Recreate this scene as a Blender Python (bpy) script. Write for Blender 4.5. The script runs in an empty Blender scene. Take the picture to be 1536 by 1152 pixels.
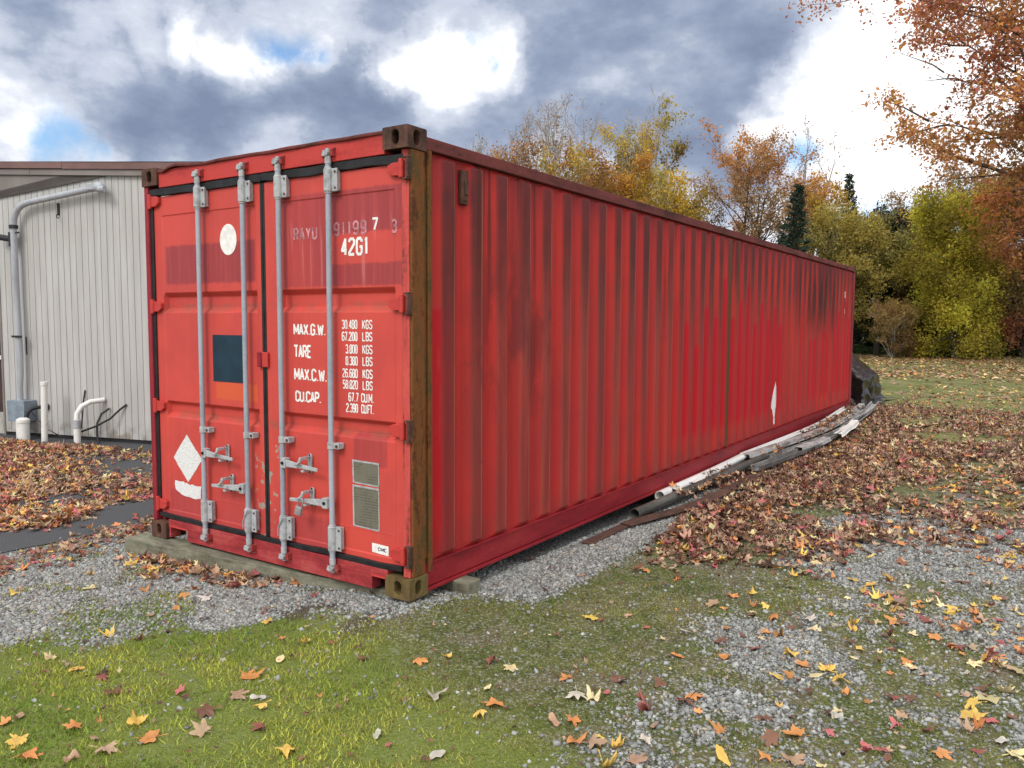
import bpy, bmesh, math, random
import numpy as np
from mathutils import Vector, Matrix

S = bpy.context.scene
COL = S.collection
PI = math.pi

# ------------------------------------------------------------------ camera
cam_d = bpy.data.cameras.new("camera")
cam = bpy.data.objects.new("camera", cam_d); COL.objects.link(cam)
S.camera = cam
cam_d.sensor_width = 36.0; cam_d.lens = 28.094
cam_d.clip_start = 0.05; cam_d.clip_end = 3000
CAMP = Vector((2.85225, -3.28832, 1.54425))
_r = Vector((0.833345, 0.552726, 0.005507)); _u = Vector((-0.046839, 0.060685, 0.997057)); _f = Vector((-0.550765, 0.831151, -0.076461))
m4 = Matrix(((_r.x, _u.x, -_f.x, CAMP.x), (_r.y, _u.y, -_f.y, CAMP.y), (_r.z, _u.z, -_f.z, CAMP.z), (0, 0, 0, 1)))
cam.matrix_world = m4

# ------------------------------------------------------------------ view + sun
S.view_settings.view_transform = 'Standard'; S.view_settings.look = 'None'
S.view_settings.exposure = 0.22; S.view_settings.gamma = 1.0; S.view_settings.use_curve_mapping = False
SUN_EL = math.radians(42); SUN_AZ = math.radians(176)      # azimuth from +Y clockwise: sun stands behind the photographer
sd = Vector((math.sin(SUN_AZ) * math.cos(SUN_EL), math.cos(SUN_AZ) * math.cos(SUN_EL), math.sin(SUN_EL)))
sun_d = bpy.data.lights.new("sun", 'SUN'); sun_d.energy = 1.5; sun_d.angle = math.radians(20); sun_d.color = (1.0, 0.95, 0.88)
sun = bpy.data.objects.new("sun", sun_d); COL.objects.link(sun)
sun.rotation_euler = (-sd).to_track_quat('-Z', 'Y').to_euler()
sun.location = (0, 0, 30)

# ------------------------------------------------------------------ node helper
class G:
    def __init__(s, nt): s.nt = nt; s.N = nt.nodes; s.L = nt.links
    def put(s, sock, v):
        if isinstance(v, bpy.types.NodeSocket): s.L.new(v, sock)
        elif isinstance(v, (tuple, list)):
            if sock.type == 'RGBA' and len(v) == 3: v = tuple(v) + (1,)
            sock.default_value = v
        elif v is not None: sock.default_value = v
    def math(s, op, a, b=None, c=None, clamp=False):
        n = s.N.new('ShaderNodeMath'); n.operation = op; n.use_clamp = clamp
        s.put(n.inputs[0], a); s.put(n.inputs[1], b); s.put(n.inputs[2], c); return n.outputs[0]
    def vmath(s, op, a, b=None, scale=None):
        n = s.N.new('ShaderNodeVectorMath'); n.operation = op
        s.put(n.inputs[0], a); s.put(n.inputs[1], b)
        if scale is not None: s.put(n.inputs['Scale'], scale)
        return n.outputs['Value'] if op in ('DOT_PRODUCT', 'DISTANCE', 'LENGTH') else n.outputs['Vector']
    def mix(s, f, a, b, mode='MIX'):
        n = s.N.new('ShaderNodeMix'); n.data_type = 'RGBA'; n.blend_type = mode
        s.put(n.inputs[0], f); s.put(n.inputs[6], a); s.put(n.inputs[7], b); return n.outputs[2]
    def noise(s, v, scale=5, detail=4, rough=.5, dist=0, col=False):
        n = s.N.new('ShaderNodeTexNoise'); s.put(n.inputs['Vector'], v)
        n.inputs['Scale'].default_value = scale; n.inputs['Detail'].default_value = detail
        n.inputs['Roughness'].default_value = rough; n.inputs['Distortion'].default_value = dist
        return n.outputs['Color'] if col else n.outputs[0]
    def voro(s, v, scale=5, feat='F1', out='Distance', rnd=1.0):
        n = s.N.new('ShaderNodeTexVoronoi'); n.feature = feat; s.put(n.inputs['Vector'], v)
        n.inputs['Scale'].default_value = scale; n.inputs['Randomness'].default_value = rnd; return n.outputs[out]
    def sm(s, x, a, b, lo=0., hi=1.):
        n = s.N.new('ShaderNodeMapRange'); n.interpolation_type = 'SMOOTHSTEP'; n.clamp = True
        s.put(n.inputs[0], x)
        if a > b: a, b, lo, hi = b, a, hi, lo
        for i, v in ((1, a), (2, b), (3, lo), (4, hi)): n.inputs[i].default_value = v
        return n.outputs[0]
    def ramp(s, f, stops):
        n = s.N.new('ShaderNodeValToRGB'); s.put(n.inputs[0], f); e = n.color_ramp.elements
        while len(e) < len(stops): e.new(.5)
        for q, (p, c) in zip(e, stops): q.position = p; q.color = tuple(c) + (1,)
        return n.outputs[0]
    def sep(s, v):
        n = s.N.new('ShaderNodeSeparateXYZ'); s.put(n.inputs[0], v); return n.outputs
    def comb(s, x, y, z):
        n = s.N.new('ShaderNodeCombineXYZ'); s.put(n.inputs[0], x); s.put(n.inputs[1], y); s.put(n.inputs[2], z); return n.outputs[0]
    def scl(s, v, k):
        return s.vmath('MULTIPLY', v, k)
    def obj(s): return s.N.new('ShaderNodeTexCoord').outputs['Object']
    def gen(s): return s.N.new('ShaderNodeTexCoord').outputs['Generated']
    def pos(s): return s.N.new('ShaderNodeNewGeometry').outputs['Position']
    def attr(s, name):
        n = s.N.new('ShaderNodeAttribute'); n.attribute_name = name; return n.outputs['Color']
    def bump(s, h, strength=.3, dist=.01):
        n = s.N.new('ShaderNodeBump'); s.put(n.inputs['Height'], h)
        n.inputs['Strength'].default_value = strength; n.inputs['Distance'].default_value = dist; return n.outputs[0]
    def rect(s, P, ia, a0, a1, ib, b0, b1, e=.01):
        c = s.sep(P)
        f = s.math('MULTIPLY', s.sm(c[ia], a0 - e, a0 + e), s.sm(c[ia], a1 + e, a1 - e))
        h = s.math('MULTIPLY', s.sm(c[ib], b0 - e, b0 + e), s.sm(c[ib], b1 + e, b1 - e))
        return s.math('MULTIPLY', f, h)

def lin(r, g, b):
    def f(c):
        c /= 255.
        return c / 12.92 if c <= .04045 else ((c + .055) / 1.055) ** 2.4
    return (f(r), f(g), f(b))

# ------------------------------------------------------------------ sky
W = bpy.data.worlds.new("World"); S.world = W; W.use_nodes = True
def build_sky():
    g = G(W.node_tree); g.N.clear()
    out = g.N.new('ShaderNodeOutputWorld'); bg = g.N.new('ShaderNodeBackground')
    sky = g.N.new('ShaderNodeTexSky'); sky.sky_type = 'NISHITA'; sky.sun_disc = False
    sky.sun_elevation = SUN_EL; sky.sun_rotation = SUN_AZ
    d = g.vmath('NORMALIZE', g.gen())
    c = g.sep(d)
    zz = g.math('MAXIMUM', c[2], 0.0)
    k = g.math('DIVIDE', 1.0, g.math('ADD', zz, 0.22))
    q = g.comb(g.math('MULTIPLY', c[0], k), g.math('MULTIPLY', c[1], k), g.math('MULTIPLY', zz, 1.3))
    n1 = g.noise(g.vmath('MULTIPLY', d, (1, 1, 2.3)), 3.1, 10, .56, 0)
    n2 = g.noise(g.vmath('MULTIPLY', d, (1, 1, 1.7)), 8.5, 10, .60, 0)
    n3 = g.noise(q, .75, 3, .5)
    warp = g.vmath('SUBTRACT', g.noise(d, 6.0, 8, .62, 0, True), (.5, .5, .5))
    dw = g.vmath('ADD', d, g.scl(warp, (.17, .17, .12)))
    base = g.math('ADD', g.math('MULTIPLY', n1, .54), g.math('ADD', g.math('MULTIPLY', n2, .44), g.math('SUBTRACT', g.math('MULTIPLY', n3, .14), .048)))
    horizon = g.sm(zz, .22, .02)
    base = g.math('ADD', base, g.math('MULTIPLY', horizon, .05))
    def blob(vec, r0, r1, src=dw):
        return g.sm(g.vmath('DISTANCE', src, vec), r1, r0)
    hole = None
    for v, r0, r1, k_ in SKY_HOLES:
        b = g.math('MULTIPLY', blob(v, r0, r1), k_); hole = b if hole is None else g.math('MAXIMUM', hole, b)
    dark = None
    for v, r0, r1, k_ in SKY_DARK:
        b = g.math('MULTIPLY', blob(v, r0, r1), k_); dark = b if dark is None else g.math('MAXIMUM', dark, b)
    base = g.math('SUBTRACT', g.math('ADD', base, g.math('MULTIPLY', hole, .29)), g.math('MULTIPLY', dark, .10))
    cl = g.ramp(base, [(.34, (.20, .245, .365)), (.42, (.265, .320, .445)), (.48, (.36, .415, .535)), (.52, (.50, .55, .66)), (.58, (.62, .665, .76)), (.64, (.86, .885, .94)), (.74, (1.2, 1.2, 1.22))])
    blue = None
    for v, r0, r1 in SKY_BLUE:
        b = blob(v, r0, r1); blue = b if blue is None else g.math('MAXIMUM', blue, b)
    # out-of-frame sky overhead and behind the viewer, brightened to light the scene
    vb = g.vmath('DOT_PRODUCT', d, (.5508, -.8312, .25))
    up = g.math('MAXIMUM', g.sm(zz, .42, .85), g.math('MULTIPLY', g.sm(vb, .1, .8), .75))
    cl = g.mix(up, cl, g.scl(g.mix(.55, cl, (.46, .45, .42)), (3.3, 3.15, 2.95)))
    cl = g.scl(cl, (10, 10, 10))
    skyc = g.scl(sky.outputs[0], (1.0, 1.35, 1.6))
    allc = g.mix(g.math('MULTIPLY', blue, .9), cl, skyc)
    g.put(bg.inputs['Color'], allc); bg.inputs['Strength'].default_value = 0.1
    g.L.new(bg.outputs[0], out.inputs[0])
def bearing(px, py):     # direction of a place in the sky, from angles measured at the camera
    v = _f + _r * px + _u * py; v.normalize(); return tuple(v)
SKY_HOLES = [(bearing(x, y), a, b, k) for x, y, a, b, k in (
    (-.385, .425, .0, .055, 1), (-.335, .405, .0, .06, 1), (-.30, .40, .0, .04, .8), (-.165, .395, .0, .05, .9), (-.115, .40, .0, .075, 1), (-.075, .39, .0, .06, 1), (-.02, .40, .0, .05, .8), (-.245, .42, .0, .04, .6),
    (.39, .345, .01, .085, 1), (.44, .365, .02, .11, 1), (.50, .45, .01, .09, 1), (.345, .315, .0, .07, .9), (.44, .29, .02, .11, 1), (.51, .33, .03, .13, 1), (.38, .225, .0, .08, .7), (.52, .22, .0, .09, .5), (.60, .40, .05, .18, 1), (.45, .235, .0, .09, .7),
    (-.60, .30, .0, .06, .35), (-.64, .36, .0, .06, .25), (-.52, .27, .0, .05, .45), (-.46, .44, .0, .06, .5), (-.42, .28, .0, .06, .35), (-.30, .30, .0, .06, .35), (-.62, .43, .0, .05, .3), (.05, .31, .0, .08, .5), (.15, .23, .0, .10, .55), (.22, .26, .0, .06, .4), (-.54, .42, .0, .07, .4))]
SKY_DARK = [(bearing(x, y), a, b, k) for x, y, a, b, k in (
    (-.48, .365, .02, .12, .9), (-.35, .345, .02, .13, 1), (-.22, .345, .02, .11, .9), (-.58, .46, .02, .12, .5), (.10, .44, .05, .18, .9), (.28, .42, .03, .13, .8), (.05, .37, .02, .10, .6), (.22, .33, .02, .12, .8), (.30, .27, .0, .09, .4), (-.10, .47, .02, .09, .6))]
SKY_BLUE = [(bearing(x, y), a, b) for x, y, a, b in ((-.275, .428, .0, .032), (-.245, .425, .0, .02), (-.04, .412, .0, .026), (-.57, .298, .0, .035), (.36, .285, .0, .03), (.45, .205, .0, .05), (.50, .19, .01, .06), (.545, .215, .0, .05))]
build_sky()

# ------------------------------------------------------------------ object helpers
def tag(o, label=None, cat=None, group=None, kind=None):
    if label: o['label'] = label
    if cat: o['category'] = cat
    if group: o['group'] = group
    if kind: o['kind'] = kind
    return o
def empty(name, loc=(0, 0, 0), rz=0.0):
    o = bpy.data.objects.new(name, None); COL.objects.link(o); o.location = loc; o.rotation_euler = (0, 0, rz); o.empty_display_size = .2
    return o
def link(name, me, m, parent=None, smooth=False, bevel=0, auto=None):
    if m: me.materials.append(m)
    o = bpy.data.objects.new(name, me); COL.objects.link(o)
    if parent: o.parent = parent
    if smooth: me.polygons.foreach_set('use_smooth', [True] * len(me.polygons))
    if bevel:
        b = o.modifiers.new('bevel', 'BEVEL'); b.width = bevel; b.segments = 2; b.limit_method = 'ANGLE'; b.angle_limit = math.radians(40)
    return o
def mesh_np(name, V, F, m, parent=None, C=None, smooth=False):
    V = np.asarray(V, np.float32).reshape(-1, 3); F = np.asarray(F, np.int32); k = F.shape[1]
    me = bpy.data.meshes.new(name)
    me.vertices.add(len(V)); me.vertices.foreach_set('co', V.ravel())
    me.loops.add(F.size); me.loops.foreach_set('vertex_index', F.ravel())
    me.polygons.add(len(F)); me.polygons.foreach_set('loop_start', np.arange(0, F.size, k, dtype=np.int32))
    try: me.polygons.foreach_set('loop_total', np.full(len(F), k, np.int32))
    except Exception: pass
    me.update(calc_edges=True)
    if C is not None:
        a = me.color_attributes.new('Col', 'FLOAT_COLOR', 'POINT')
        cc = np.ones((len(V), 4), np.float32); cc[:, :3] = C; a.data.foreach_set('color', cc.ravel())
    return link(name, me, m, parent, smooth)

class MB:
    def __init__(s): s.v = []; s.f = []
    def add(s, V, F):
        n = len(s.v); s.v += [tuple(p) for p in V]; s.f += [tuple(i + n for i in f) for f in F]; return s
    def box(s, x0, x1, y0, y1, z0, z1):
        return s.add([(x0, y0, z0), (x1, y0, z0), (x1, y1, z0), (x0, y1, z0), (x0, y0, z1), (x1, y0, z1), (x1, y1, z1), (x0, y1, z1)],
                     [(0, 3, 2, 1), (4, 5, 6, 7), (0, 1, 5, 4), (1, 2, 6, 5), (2, 3, 7, 6), (3, 0, 4, 7)])
    def prism(s, poly, axis, a, b):
        """polygon (u,v) swept along axis 0/1/2 from a to b"""
        def P(u, v, w): return (w, u, v) if axis == 0 else ((u, w, v) if axis == 1 else (u, v, w))
        n = len(poly); V = [P(u, v, a) for u, v in poly] + [P(u, v, b) for u, v in poly]
        F = [tuple(range(n))[::-1], tuple(range(n, 2 * n))] + [(i, (i + 1) % n, n + (i + 1) % n, n + i) for i in range(n)]
        return s.add(V, F)
    def tube(s, pts, r, n=10, caps=True, inner=None):
        pts = [Vector(p) for p in pts]; rs = r if isinstance(r, (list, tuple)) else [r] * len(pts)
        V = []; F = []; prev = None
        for i, p in enumerate(pts):
            t = (pts[min(i + 1, len(pts) - 1)] - pts[max(i - 1, 0)]).normalized()
            if prev is None:
                a = Vector((0, 0, 1)) if abs(t.z) < .9 else Vector((1, 0, 0)); prev = t.cross(a).normalized()
            prev = (prev - t * prev.dot(t)).normalized(); b = t.cross(prev)
            for k in range(n):
                th = 2 * PI * k / n; V.append(p + (prev * math.cos(th) + b * math.sin(th)) * rs[i])
        for i in range(len(pts) - 1):
            for k in range(n):
                a = i * n + k; b_ = i * n + (k + 1) % n; F.append((a, b_, b_ + n, a + n))
        if caps: F.append(tuple(range(n))[::-1]); F.append(tuple(range((len(pts) - 1) * n, len(pts) * n)))
        return s.add(V, F)
    def cyl(s, p0, p1, r, n=14): return s.tube([p0, p1], r, n)
    def build(s, name, m, parent=None, bevel=0, smooth=False):
        me = bpy.data.meshes.new(name); me.from_pydata(s.v, [], s.f); me.update()
        if True:
            bm = bmesh.new(); bm.from_mesh(me); bmesh.ops.recalc_face_normals(bm, faces=bm.faces); bm.to_mesh(me); bm.free()
        o = link(name, me, m, parent, False, bevel)
        if smooth:
            me.polygons.foreach_set('use_smooth', [True] * len(me.polygons))
            try: me.set_sharp_from_angle(angle=math.radians(40))
            except Exception: pass
        return o

def mat(name, rough=.6, metal=0.0, spec=.4):
    m = bpy.data.materials.new(name); m.use_nodes = True
    g = G(m.node_tree); b = g.N['Principled BSDF']
    b.inputs['Roughness'].default_value = rough; b.inputs['Metallic'].default_value = metal
    b.inputs['Specular IOR Level'].default_value = spec
    return m, g, b
def simple(name, c, rough=.6, metal=0., var=.25, scale=8, bump=0., c2=None, spec=.4):
    m, g, b = mat(name, rough, metal, spec); P = g.obj()
    n = g.noise(P, scale, 5, .6)
    hi = c2 or tuple(min(1, x * (1 + var)) for x in c); lo = tuple(x * (1 - var) for x in c)
    g.put(b.inputs['Base Color'], g.mix(g.sm(n, .35, .65), lo, hi))
    if bump: g.put(b.inputs['Normal'], g.bump(g.noise(P, scale * 6, 4), bump, .004))
    return m

# ------------------------------------------------------------------ numpy noise for scatter and terrain
_rg = np.random.default_rng(5); _T = _rg.random((256, 256))
def vnoise(x, y):
    xi = np.floor(x).astype(int); yi = np.floor(y).astype(int); fx = x - xi; fy = y - yi
    fx = fx * fx * (3 - 2 * fx); fy = fy * fy * (3 - 2 * fy)
    a = _T[xi % 256, yi % 256]; b = _T[(xi + 1) % 256, yi % 256]; c = _T[xi % 256, (yi + 1) % 256]; d = _T[(xi + 1) % 256, (yi + 1) % 256]
    return (a * (1 - fx) + b * fx) * (1 - fy) + (c * (1 - fx) + d * fx) * fy
def fbm(x, y, s=1., o=4):
    r = 0; w = .5; t = 0
    for i in range(o):
        r = r + w * vnoise(x * s + 17.3 * i, y * s + 9.1 * i); t += w; w *= .5; s *= 2.03
    return r / t
def sst(x, a, b):
    t = np.clip((x - a) / (b - a), 0, 1); return t * t * (3 - 2 * t)

WO = np.array([-9.49, 2.20]); WT = np.array([.9665, .2565]); WN = np.array([-.2565, .9665])
def ground_z(x, y):
    z = -.055 - .055 * sst(-x, .1, 1.8)
    z = z + .030 * np.exp(-((x + .02) ** 2 + (y + .08) ** 2) / .06)
    z = z - .045 * sst(y, .2, .7) * np.exp(-((x + .12) / .36) ** 2)
    z = z + .035 * (fbm(x, y, .9, 3) - .5) * sst(x, -2.5, -1.5)
    z = z - .10 * sst(-x, 60, 160)
    return z
def w_asphalt(x, y):
    return sst(-x, 3.12 + .08 * np.sin(y * 1.7), 3.2 + .08 * np.sin(y * 1.7)) * sst(-y, -9, -8)
def w_gravel(x, y):
    e = (fbm(x, y, 2.2, 4) - .5)
    d = ((x + 1.28) * -1.12 + (y + 1.52) * 1.18) / 1.63 - .06 + e * .5
    left = sst(d, -.05, .22) * (1 - .6 * sst(fbm(x + 2, y, 3.1, 4), .50, .66)) * sst(-x, -.18, .12) * sst(-y, -1.5, -1.0)
    strip = sst(y, .35, .7) * sst(-x, -.62, -.42 ) * sst(-y, -6.5, -5.5)
    strip = np.maximum(strip, sst(y, .5, .9) * sst(-x - e * .8, -.55, -.3) * sst(-y, -6.5, -5.5))
    bias = .66 - .20 * sst(x, 1.0, 2.0) + .25 * sst(y, 3.2, 6) + .06 * np.exp(-((y - .2) / .25) ** 2)
    right = .80 * sst(fbm(x + 3, y * .8, 1.7, 4) + .55 * (fbm(x, y, 6, 4) - .5), bias - .16, bias + .14)
    right = right * sst(x + .35 * e + .12 * (y + .5), 1.15, 1.9)
    return np.clip(np.maximum(np.maximum(left, strip), right), 0, 1)
def w_soil(x, y):
    return np.exp(-(((x + .35) / .42) ** 2 + ((y + .32) / .33) ** 2)) * sst(fbm(x, y, 3.5, 3), .35, .6)
def pile(x, y):
    """(leaves per square metre weight 0..1, heap height)"""
    e = (fbm(x, y, 1.6, 4) - .5)
    lo = np.where(x < .83, 2.35 - (x - .42) * 2.1, np.where(x < 1.71, 1.49 + (x - .83) * .886, 2.27 + (x - 1.71) * 1.5)) + e * 1.0
    d = sst(y - lo, -.30, .55) * sst(x, .30, .60)
    d = d * (1 - .55 * sst(y, 9, 13))
    d = np.maximum(d, .8 * sst(y, 3.5, 4.5) * sst(x, .05, .3) * (y < 14))
    d = d * (1 - .75 * sst(x + .10 * (y - 3) * 0, 1.45, 2.1) * sst(fbm(x + 4, y, 1.9, 4), .38, .58) * sst(-y, -9, -7))
    for cx, cy, rx, ry in ((1.42, 3.55, .26, .55), (1.9, 9.6, .7, .7), (1.35, 11.6, .4, .8), (2.5, 6.6, .35, .8), (2.3, 15.5, 2.2, 1.8), (1.9, 5.2, .2, .5)):
        d = d * (1 - .93 * np.exp(-(((x - cx + e) / rx) ** 2 + ((y - cy + e) / ry) ** 2) ** 2))
    far = sst(y, 17, 24) * .62
    d = np.maximum(d, far * (x > -14))
    # left side by the building
    s = (x - WO[0]) * WT[0] + (y - WO[1]) * WT[1]; n = -((x - WO[0]) * WN[0] + (y - WO[1]) * WN[1])
    L = sst(-x + e * .9, 3.72, 4.05) * sst(n + e * .7, .30 + .55 * 1.0 * 0, .75) * (n > .02)
    L = L * (1 - .92 * np.exp(-(((x + 5.7) / 1.3) ** 2 + ((y - 1.85) / .62) ** 2)))
    L = L * (1 - .85 * np.exp(-(((x + 4.55) / .28) ** 2 + ((y - .55) / .6) ** 2)))
    fr = .75 * np.exp(-((x + 2.98 + .12 * np.sin(y * 2)) / .24) ** 2)
    tl = sst(x, -2.5, -2.1) * sst(-x, .75, 1.1); ty = -.22 + (x + 2.4) * .13
    tm = tl * np.exp(-((y - ty - e * .3) / .17) ** 2)
    lf = np.maximum(np.maximum(L, fr), tm)
    return np.where(x < -.5, lf, d)

C_ = {}   # materials filled below

# ------------------------------------------------------------------ ground
def nonuni(lo, hi, near0, near1, step, growth=1.16):
    mid = list(np.arange(near0, near1, step)); a = [near0]; s = step
    while a[-1] > lo: s *= growth; a.append(a[-1] - s)
    b = [near1]; s = step
    while b[-1] < hi: s *= growth; b.append(b[-1] + s)
    return np.array(sorted(set(a[1:] + mid + b)))
def ground_material():
    m, g, b = mat('ground_gravel_and_moss', .95, 0, .2)
    P = g.pos(); w = g.sep(g.attr('Col'))
    n_f = g.noise(P, 60, 4, .7); n_m = g.noise(P, 9, 5, .65); n_l = g.noise(P, 1.1, 4, .6)
    v = g.voro(P, 95, 'F1', 'Color'); vd = g.voro(P, 95, 'F1', 'Distance')
    vs = g.sep(v)[0]
    stone = g.ramp(vs, [(0, (.08, .08, .075)), (.45, (.18, .178, .17)), (.8, (.29, .288, .28)), (1, (.46, .46, .45))])
    stone = g.mix(g.sm(vd, .45, .75), stone, (.035, .035, .034))
    moss = g.mix(g.sm(n_m, .3, .7), (.085, .105, .028), (.20, .205, .070)); moss = g.mix(g.sm(g.noise(P, 2.6, 4), .48, .66), moss, (.19, .165, .095)); moss = g.mix(g.sm(n_f, .35, .7), g.scl(moss, (.5, .5, .5)), moss); moss = g.mix(g.math('MULTIPLY', g.sm(vs, .80, .84), .6), moss, (.32, .32, .30))
    pc = g.sep(P); lu = g.sm(g.math('ADD', g.math('ADD', pc[1], g.math('MULTIPLY', pc[0], .30)), g.math('MULTIPLY', n_m, .5)), .15, -.35)
    moss = g.mix(g.math('MULTIPLY', lu, .8), moss, g.mix(n_f, (.075, .115, .018), (.22, .26, .05)))
    soil = g.mix(n_m, (.045, .035, .027), (.11, .088, .068))
    lawn = g.mix(g.sm(n_l, .35, .65), (.19, .20, .075), (.10, .135, .035)); lawn = g.mix(g.sm(n_m, .45, .7), lawn, (.26, .20, .11))
    edge = g.math('ADD', w[0], g.math('ADD', g.math('MULTIPLY', g.math('SUBTRACT', n_m, .5), 1.1), g.math('MULTIPLY', g.math('SUBTRACT', n_f, .5), 1.6)))
    base = g.mix(g.sm(w[2], .2, .8), moss, lawn)
    c = g.mix(g.sm(edge, .35, .65), base, stone)
    c = g.mix(g.math('MULTIPLY', g.sm(g.math('ADD', w[1], g.math('MULTIPLY', g.math('SUBTRACT', n_m, .5), .5)), .25, .6), .85), c, soil)
    g.put(b.inputs['Base Color'], c)
    h = g.math('ADD', g.math('MULTIPLY', vd, -.8), g.math('MULTIPLY', n_f, .8))
    g.put(b.inputs['Normal'], g.bump(h, .8, .012))
    return m
GX = nonuni(-260, 220, -4.4, 3.8, .055); GY = nonuni(-60, 320, -3.0, 6.0, .055)
X, Y = np.meshgrid(GX, GY, indexing='ij'); Z = ground_z(X, Y)
x = X.ravel(); y = Y.ravel()
wc = np.stack([w_gravel(x, y) * sst(-y, -16, -9), w_soil(x, y), sst(y, 6, 10)], 1)
nx, ny = X.shape; idx = np.arange(nx * ny).reshape(nx, ny)
F = np.stack([idx[:-1, :-1].ravel(), idx[1:, :-1].ravel(), idx[1:, 1:].ravel(), idx[:-1, 1:].ravel()], 1)
gm = ground_material()
tag(mesh_np('ground', np.stack([x, y, Z.ravel()], 1), F, gm, None, wc, True), kind='structure')

# asphalt driveway between gravel and building: sheet just above the ground
ax_ = nonuni(-30, -3.17, -9.0, -3.17, .12); ay_ = nonuni(-8.5, 30, -3, 5, .12)
ax_ = ax_[ax_ <= -3.16]
X, Y = np.meshgrid(ax_, ay_, indexing='ij'); X = X.copy(); X[-1, :] += .07 * np.sin(Y[-1, :] * 1.7) + .05 * (fbm(Y[-1, :], Y[-1, :] * 0, 4, 3) - .5)
Z = ground_z(X, Y) + .006; nx, ny = X.shape; idx = np.arange(nx * ny).reshape(nx, ny)
F = np.stack([idx[:-1, :-1].ravel(), idx[1:, :-1].ravel(), idx[1:, 1:].ravel(), idx[:-1, 1:].ravel()], 1)
m, g, b = mat('asphalt', .85, 0, .35); P = g.pos()
g.put(b.inputs['Base Color'], g.mix(g.noise(P, 120, 3, .7), g.mix(g.noise(P, 1.5, 4), (.028, .03, .034), (.05, .052, .056)), (.085, .088, .094)))
g.put(b.inputs['Normal'], g.bump(g.noise(P, 160, 3), .5, .004))
tag(mesh_np('driveway', np.stack([X.ravel(), Y.ravel(), Z.ravel()], 1), F, m, None, None, True), kind='structure')

rng = np.random.default_rng(11)
def sample(n, x0, x1, y0, y1, wf):
    x = rng.uniform(x0, x1, n); y = rng.uniform(y0, y1, n); k = rng.random(n) < wf(x, y); return x[k], y[k]
def vcol_mat(name, rough=.8, trans=0., spec=.25, varn=True):
    m, g, b = mat(name, rough, 0, spec); c = g.attr('Col')
    if varn: c = g.mix(g.math('MULTIPLY', g.sm(g.noise(g.pos(), 55, 3, .6), .5, .75), .35), c, g.scl(c, (.55, .45, .35)))
    g.put(b.inputs['Base Color'], c)
    if trans:
        t = g.N.new('ShaderNodeBsdfTranslucent'); g.put(t.inputs[0], c); mx = g.N.new('ShaderNodeMixShader'); mx.inputs[0].default_value = trans
        g.L.new(b.outputs[0], mx.inputs[1]); g.L.new(t.outputs[0], mx.inputs[2]); g.L.new(mx.outputs[0], g.N['Material Output'].inputs[0])
    return m
def rotm(n, tilt):
    """random rotation matrices: spin about z, then tilt about a random horizontal axis"""
    a = rng.uniform(0, 2 * PI, n); b = rng.uniform(0, 2 * PI, n); t = tilt
    ca, sa = np.cos(a), np.sin(a); z = np.zeros(n); o = np.ones(n)
    Rz = np.stack([np.stack([ca, -sa, z], 1), np.stack([sa, ca, z], 1), np.stack([z, z, o], 1)], 1)
    ux, uy = np.cos(b), np.sin(b); c, s = np.cos(t), np.sin(t); C = 1 - c
    Rt = np.stack([np.stack([c + ux * ux * C, ux * uy * C, uy * s], 1), np.stack([ux * uy * C, c + uy * uy * C, -ux * s], 1), np.stack([-uy * s, ux * s, c], 1)], 1)
    return Rt @ Rz
def scatter(name, base, faces, pos, size, tilt, col, m, smooth=False, perturb=0.):
    """many small copies of one shape joined as ONE uncountable cover"""
    n = len(pos); R = rotm(n, tilt); sz = size if size.ndim == 2 else np.repeat(size[:, None], 3, 1)
    B = np.broadcast_to(base, (n,) + base.shape)
    if perturb: B = B * (1 + rng.uniform(-perturb, perturb, (n, base.shape[0], 1)))
    V = np.einsum('nij,nkj->nki', R, B * sz[:, None, :]) + pos[:, None, :]
    k = base.shape[0]; F = (faces[None] + (np.arange(n) * k)[:, None, None]).reshape(-1, faces.shape[1])
    return mesh_np(name, V.reshape(-1, 3), F, m, None, np.repeat(col, k, 0), smooth)

# gravel stones
cubeV = np.array([(-1, -1, -1), (1, -1, -1), (1, 1, -1), (-1, 1, -1), (-1, -1, 1), (1, -1, 1), (1, 1, 1), (-1, 1, 1)], float) * .5
cubeF = np.array([(0, 3, 2, 1), (4, 5, 6, 7), (0, 1, 5, 4), (1, 2, 6, 5), (2, 3, 7, 6), (3, 0, 4, 7)])
def stones():
    x1, y1 = sample(150000, -3.3, .2, -1.7, 1.2, lambda x, y: w_gravel(x, y) ** 1.5 * (x > -3.15) * (1 - .92 * w_soil(x, y)) + .008)
    x2, y2 = sample(150000, .0, 3.2, -1.0, 4.2, lambda x, y: w_gravel(x, y) ** 1.2 * (.9 - .5 * sst(y, 1.5, 4)) + .012 + .05 * sst(x, 1, 2))
    x = np.r_[x1, x2]; y = np.r_[y1, y2]; n = len(x)
    s = rng.lognormal(math.log(.0088), .36, n).clip(.004, .022)
    s3 = np.stack([s * rng.uniform(.8, 1.4, n), s, s * rng.uniform(.5, .9, n)], 1)
    v = rng.beta(2.4, 2.8, n) * .38 + .09; v = np.where(rng.random(n) < .05, v + .10, v)
    col = np.stack([v * .99, v * 1.02, v * .98], 1)
    br = rng.random(n) < .06; col[br] *= np.array([1.15, .95, .75])
    pos = np.stack([x, y, ground_z(x, y) + s * .16], 1)
    o = scatter('gravel', cubeV, cubeF, pos, s3, rng.uniform(0, .9, n), col, vcol_mat('crushed_stone', .85, 0, .3, False), False, .28)
    tag(o, 'loose grey crushed stone scattered beside the red container', 'gravel', None, 'stuff')
stones()

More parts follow.
